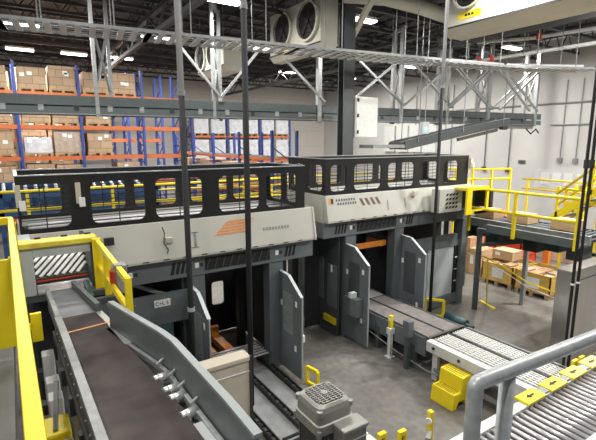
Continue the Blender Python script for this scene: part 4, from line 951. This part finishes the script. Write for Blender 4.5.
# cartons riding on it
for i, (x, y, w, h) in enumerate(((9.86, 6.45, .4, .22), (9.86, 5.6, .42, .22), (9.86, 4.6, .42, .22))):
    t = thing('carton', (x, y, 2.131), 'brown carton riding on the elevated conveyor, %s of three' % ['leftmost', 'middle', 'rightmost'][i], 'carton', 'cartons on the elevated conveyor')
    B(x-w/2, x+w/2, y-.25, y+.25, 2.131, 2.131+h).build('box', ['card2', 'card1', 'card1'][i], t, .006); B(x-w/2-.002, x+w/2+.002, y-.025, y+.025, 2.131+h-.06, 2.134+h).build('tape', 'tan', t)
t = thing('operator_terminal', (9.8, 7.0, 2.1), 'dark operator terminal on a stalk behind the yellow railing', 'terminal')
B(10.0, 10.35, 6.98, 7.15, 2.5, 2.8).build('screen_housing', 'ink', t, .01); MB().tube((10.29, 7.06, 2.14), (10.29, 7.06, 2.51), .03, 8).build('stalk', 'dgrey', t)

# ------------------------------------------------------------------ crates, cartons, bins, barrier
def crate(y0, y1, label, seed):
    x0, x1 = 11.1, 12.25; t = thing('pallet_crate', ((x0+x1)/2, (y0+y1)/2, 0), label, 'crate', 'plywood crates of cartons'); random.seed(seed)
    for y in (y0+.02, (y0+y1)/2-.05, y1-.12): B(x0, x1, y, y+.1, 0, .1).build('pallet_block', 'wood', t)
    B(x0, x1, y0, y1, .1, .14).build('pallet_deck', 'wood', t)
    B(x0, x0+.03, y0, y1, .14, .62).build('side_board', 'crate', t); B(x1-.03, x1, y0, y1, .14, .62).build('side_board', 'crate', t)
    B(x0, x1, y0, y0+.03, .14, .62).build('end_board', 'crate', t); B(x0, x1, y1-.03, y1, .14, .62).build('end_board', 'crate', t)
    B(x0-.006, x0, y0+.28, y0+.62, .22, .5).build('shipping_sheet', 'paper', t)
    return t
crate(6.42, 7.36, 'plywood crate of flattened cartons left of the pale post, behind the yellow chain', 3)
crate(5.42, 6.36, 'plywood crate of flattened cartons right of the pale post, behind the yellow chain', 4)
random.seed(11)
n = 0
for y0, y1, nm in ((6.42, 7.36, 'left'), (5.42, 6.36, 'right')):
    for k in range(6):
        cx = 11.3+.42*(k % 2)+random.uniform(-.03, .03); cy = y0+.2+.26*(k//2)+random.uniform(-.02, .02); h = random.uniform(.42, .52); n += 1
        o = B(cx-.18, cx+.17, cy-.12, cy+.12, .142, .142+h).build('carton', random.choice(['card1', 'card2', 'wrapbrown']), None, .006)
        tag(o, 'brown carton poking out of the %s plywood crate, %s row, %s side' % (nm, ['near', 'middle', 'back'][k//2], 'front' if k % 2 == 0 else 'rear'), 'carton', 'cartons in the plywood crates')
def carton(x, y, z, w, d, h, m, label, grp=None, rz=0):
    t = thing('carton', (x, y, z), label, 'carton', grp); B(x-w/2, x+w/2, y-d/2, y+d/2, z, z+h).build('box', m, t, .008)
    B(x-w/2-.003, x+w/2+.003, y-.03, y+.03, z+h-.08, z+h+.003).build('tape', 'tan', t)
    B(x-w/2-.005, x-w/2, y+d*.1, y+d*.35, z+h*.4, z+h*.75).build('label_sheet', 'paper', t); t.rotation_euler.z = rz
carton(12.5, 8.75, 0, .6, .5, .95, 'card1', 'tall brown carton standing left of the red bins')
carton(11.8, 8.35, 0, .7, .6, 1.1, 'card2', 'tall carton next to the thick dark leg, left of the crates')
carton(11.75, 7.85, 0, .6, .45, .8, 'card1', 'carton between the tall cartons and the left crate')
carton(11.72, 7.0, .665, .5, .62, .27, 'card1', 'wide flat carton lying across the top of the left plywood crate')
for i in range(5):
    carton(15.5+(i % 3)*.8, 8.2-.5*i+(.5 if i > 2 else 0), 0, .7, .7, .8+.15*(i % 2), 'pinkcard', 'pale carton on the floor beyond the crates, %s along the row' % ['first', 'second', 'third', 'fourth', 'fifth'][i], 'pale cartons beyond the crates')
def bin_(x, y, z, label):
    t = thing('red_bin', (x, y, z), label, 'bin', 'red plastic bins')
    w, d, h = .9, .6, .5
    o = MB(); o.box(x-w/2, x+w/2, y-d/2, y+d/2, z, z+.04)
    o.build('bottom', 'red', t)
    for a in ((x-w/2, x-w/2+.04, y-d/2, y+d/2), (x+w/2-.04, x+w/2, y-d/2, y+d/2), (x-w/2, x+w/2, y-d/2, y-d/2+.04), (x-w/2, x+w/2, y+d/2-.04, y+d/2)): B(*a, z+.04, z+h).build('side', 'red', t)
    B(x-w/2-.03, x+w/2+.03, y-d/2-.03, y+d/2+.03, z+h, z+h+.04).build('lid', 'red', t)
for k in range(3):
    bin_(13.1, 8.25, k*.545, 'red plastic bin behind the cartons, %s of the left stack' % ['lowest', 'middle', 'top'][k])
    bin_(13.3, 7.55, k*.545, 'red plastic bin behind the cartons, %s of the right stack' % ['lowest', 'middle', 'top'][k])
t = thing('orange_post', (14, 7.05, 0), 'orange rack protector post beyond the crates', 'post'); B(13.92, 14.08, 6.95, 7.13, 0, .9).build('post', 'forange', t, .01); B(13.85, 14.15, 6.9, 7.2, 0, .03).build('base_plate', 'forange', t)
t = thing('barrier_chain', (9.5, 6.0, 0), 'yellow and white barrier chain on a yellow stanchion before the crates', 'barrier')
pts = [(9.85, 7.0, 1.22), (9.68, 6.62, 1.16), (9.52, 6.2, 1.19), (9.3, 5.6, 1.13), (8.7, 4.7, 1.12), (8.0, 3.78, 1.3)]
MB().pipe(pts, .016, 8).build('chain', 'yellow', t); MB().pipe([(x, y, z-.1) for x, y, z in pts], .008, 6).build('rope', 'paper', t)
MB().tube((9.55, 6.12, 0), (9.52, 6.18, 1.2), .018, 8).build('stanchion', 'dyellow', t); MB().bar((9.62, 6.35, .015), (9.42, 5.82, .015), .07, .03).build('base_bar', 'yellow', t)

# ------------------------------------------------------------------ equipment seen through the fences
railing([(-2, 10.9), (10, 10.9)], 2.95, (0, -.4), 2.95, 'yellow railing along the aisle behind both palletizers', [(x, 10.9) for x in (-1.8, .2, 1.9, 3.6, 5.3, 7.0)])
railing([(2.5, 13.0), (12, 11.7)], 2.6, (0, -.35, -.7), 2.6, 'triple yellow railing farther back in the aisle', [(2.6, 13), (5, 12.67), (7, 12.4), (9, 12.1), (11, 11.85)])
t = thing('blue_conveyor', (3, 12, 0), 'blue framed conveyor behind the left palletizer fence', 'conveyor')
for z in (2.3, 2.75): B(-2, 3.2, 11.6, 11.66, z, z+.14).build('side_frame', 'lblue', t)
B(-2, 3.2, 11.66, 12.3, 2.4, 2.45).build('bed', 'dgrey', t)
for k in range(24): MB().tube((-1.9+k*.21, 11.68, 2.86), (-1.9+k*.21, 12.3, 3.0), .04, 8).build('roller', 'galv', t)
for x in (-1.9, -.3, 1.2, 3.1): B(x-.05, x+.05, 11.6, 11.7, 0, 2.9).build('leg', 'lblue', t)
B(-2, 3.2, 12.3, 12.36, 2.4, 3.05).build('back_frame', 'lblue', t)

# ------------------------------------------------------------------ light and view
w = bpy.data.worlds.new('world'); S.world = w; w.use_nodes = True
w.node_tree.nodes['Background'].inputs[0].default_value = (.93, .96, 1, 1); w.node_tree.nodes['Background'].inputs[1].default_value = .22
vs = S.view_settings; S.display_settings.display_device = 'sRGB'
vs.view_transform = 'Standard'; vs.look = 'None'; vs.gamma = 1; vs.exposure = 0.14; vs.use_curve_mapping = False
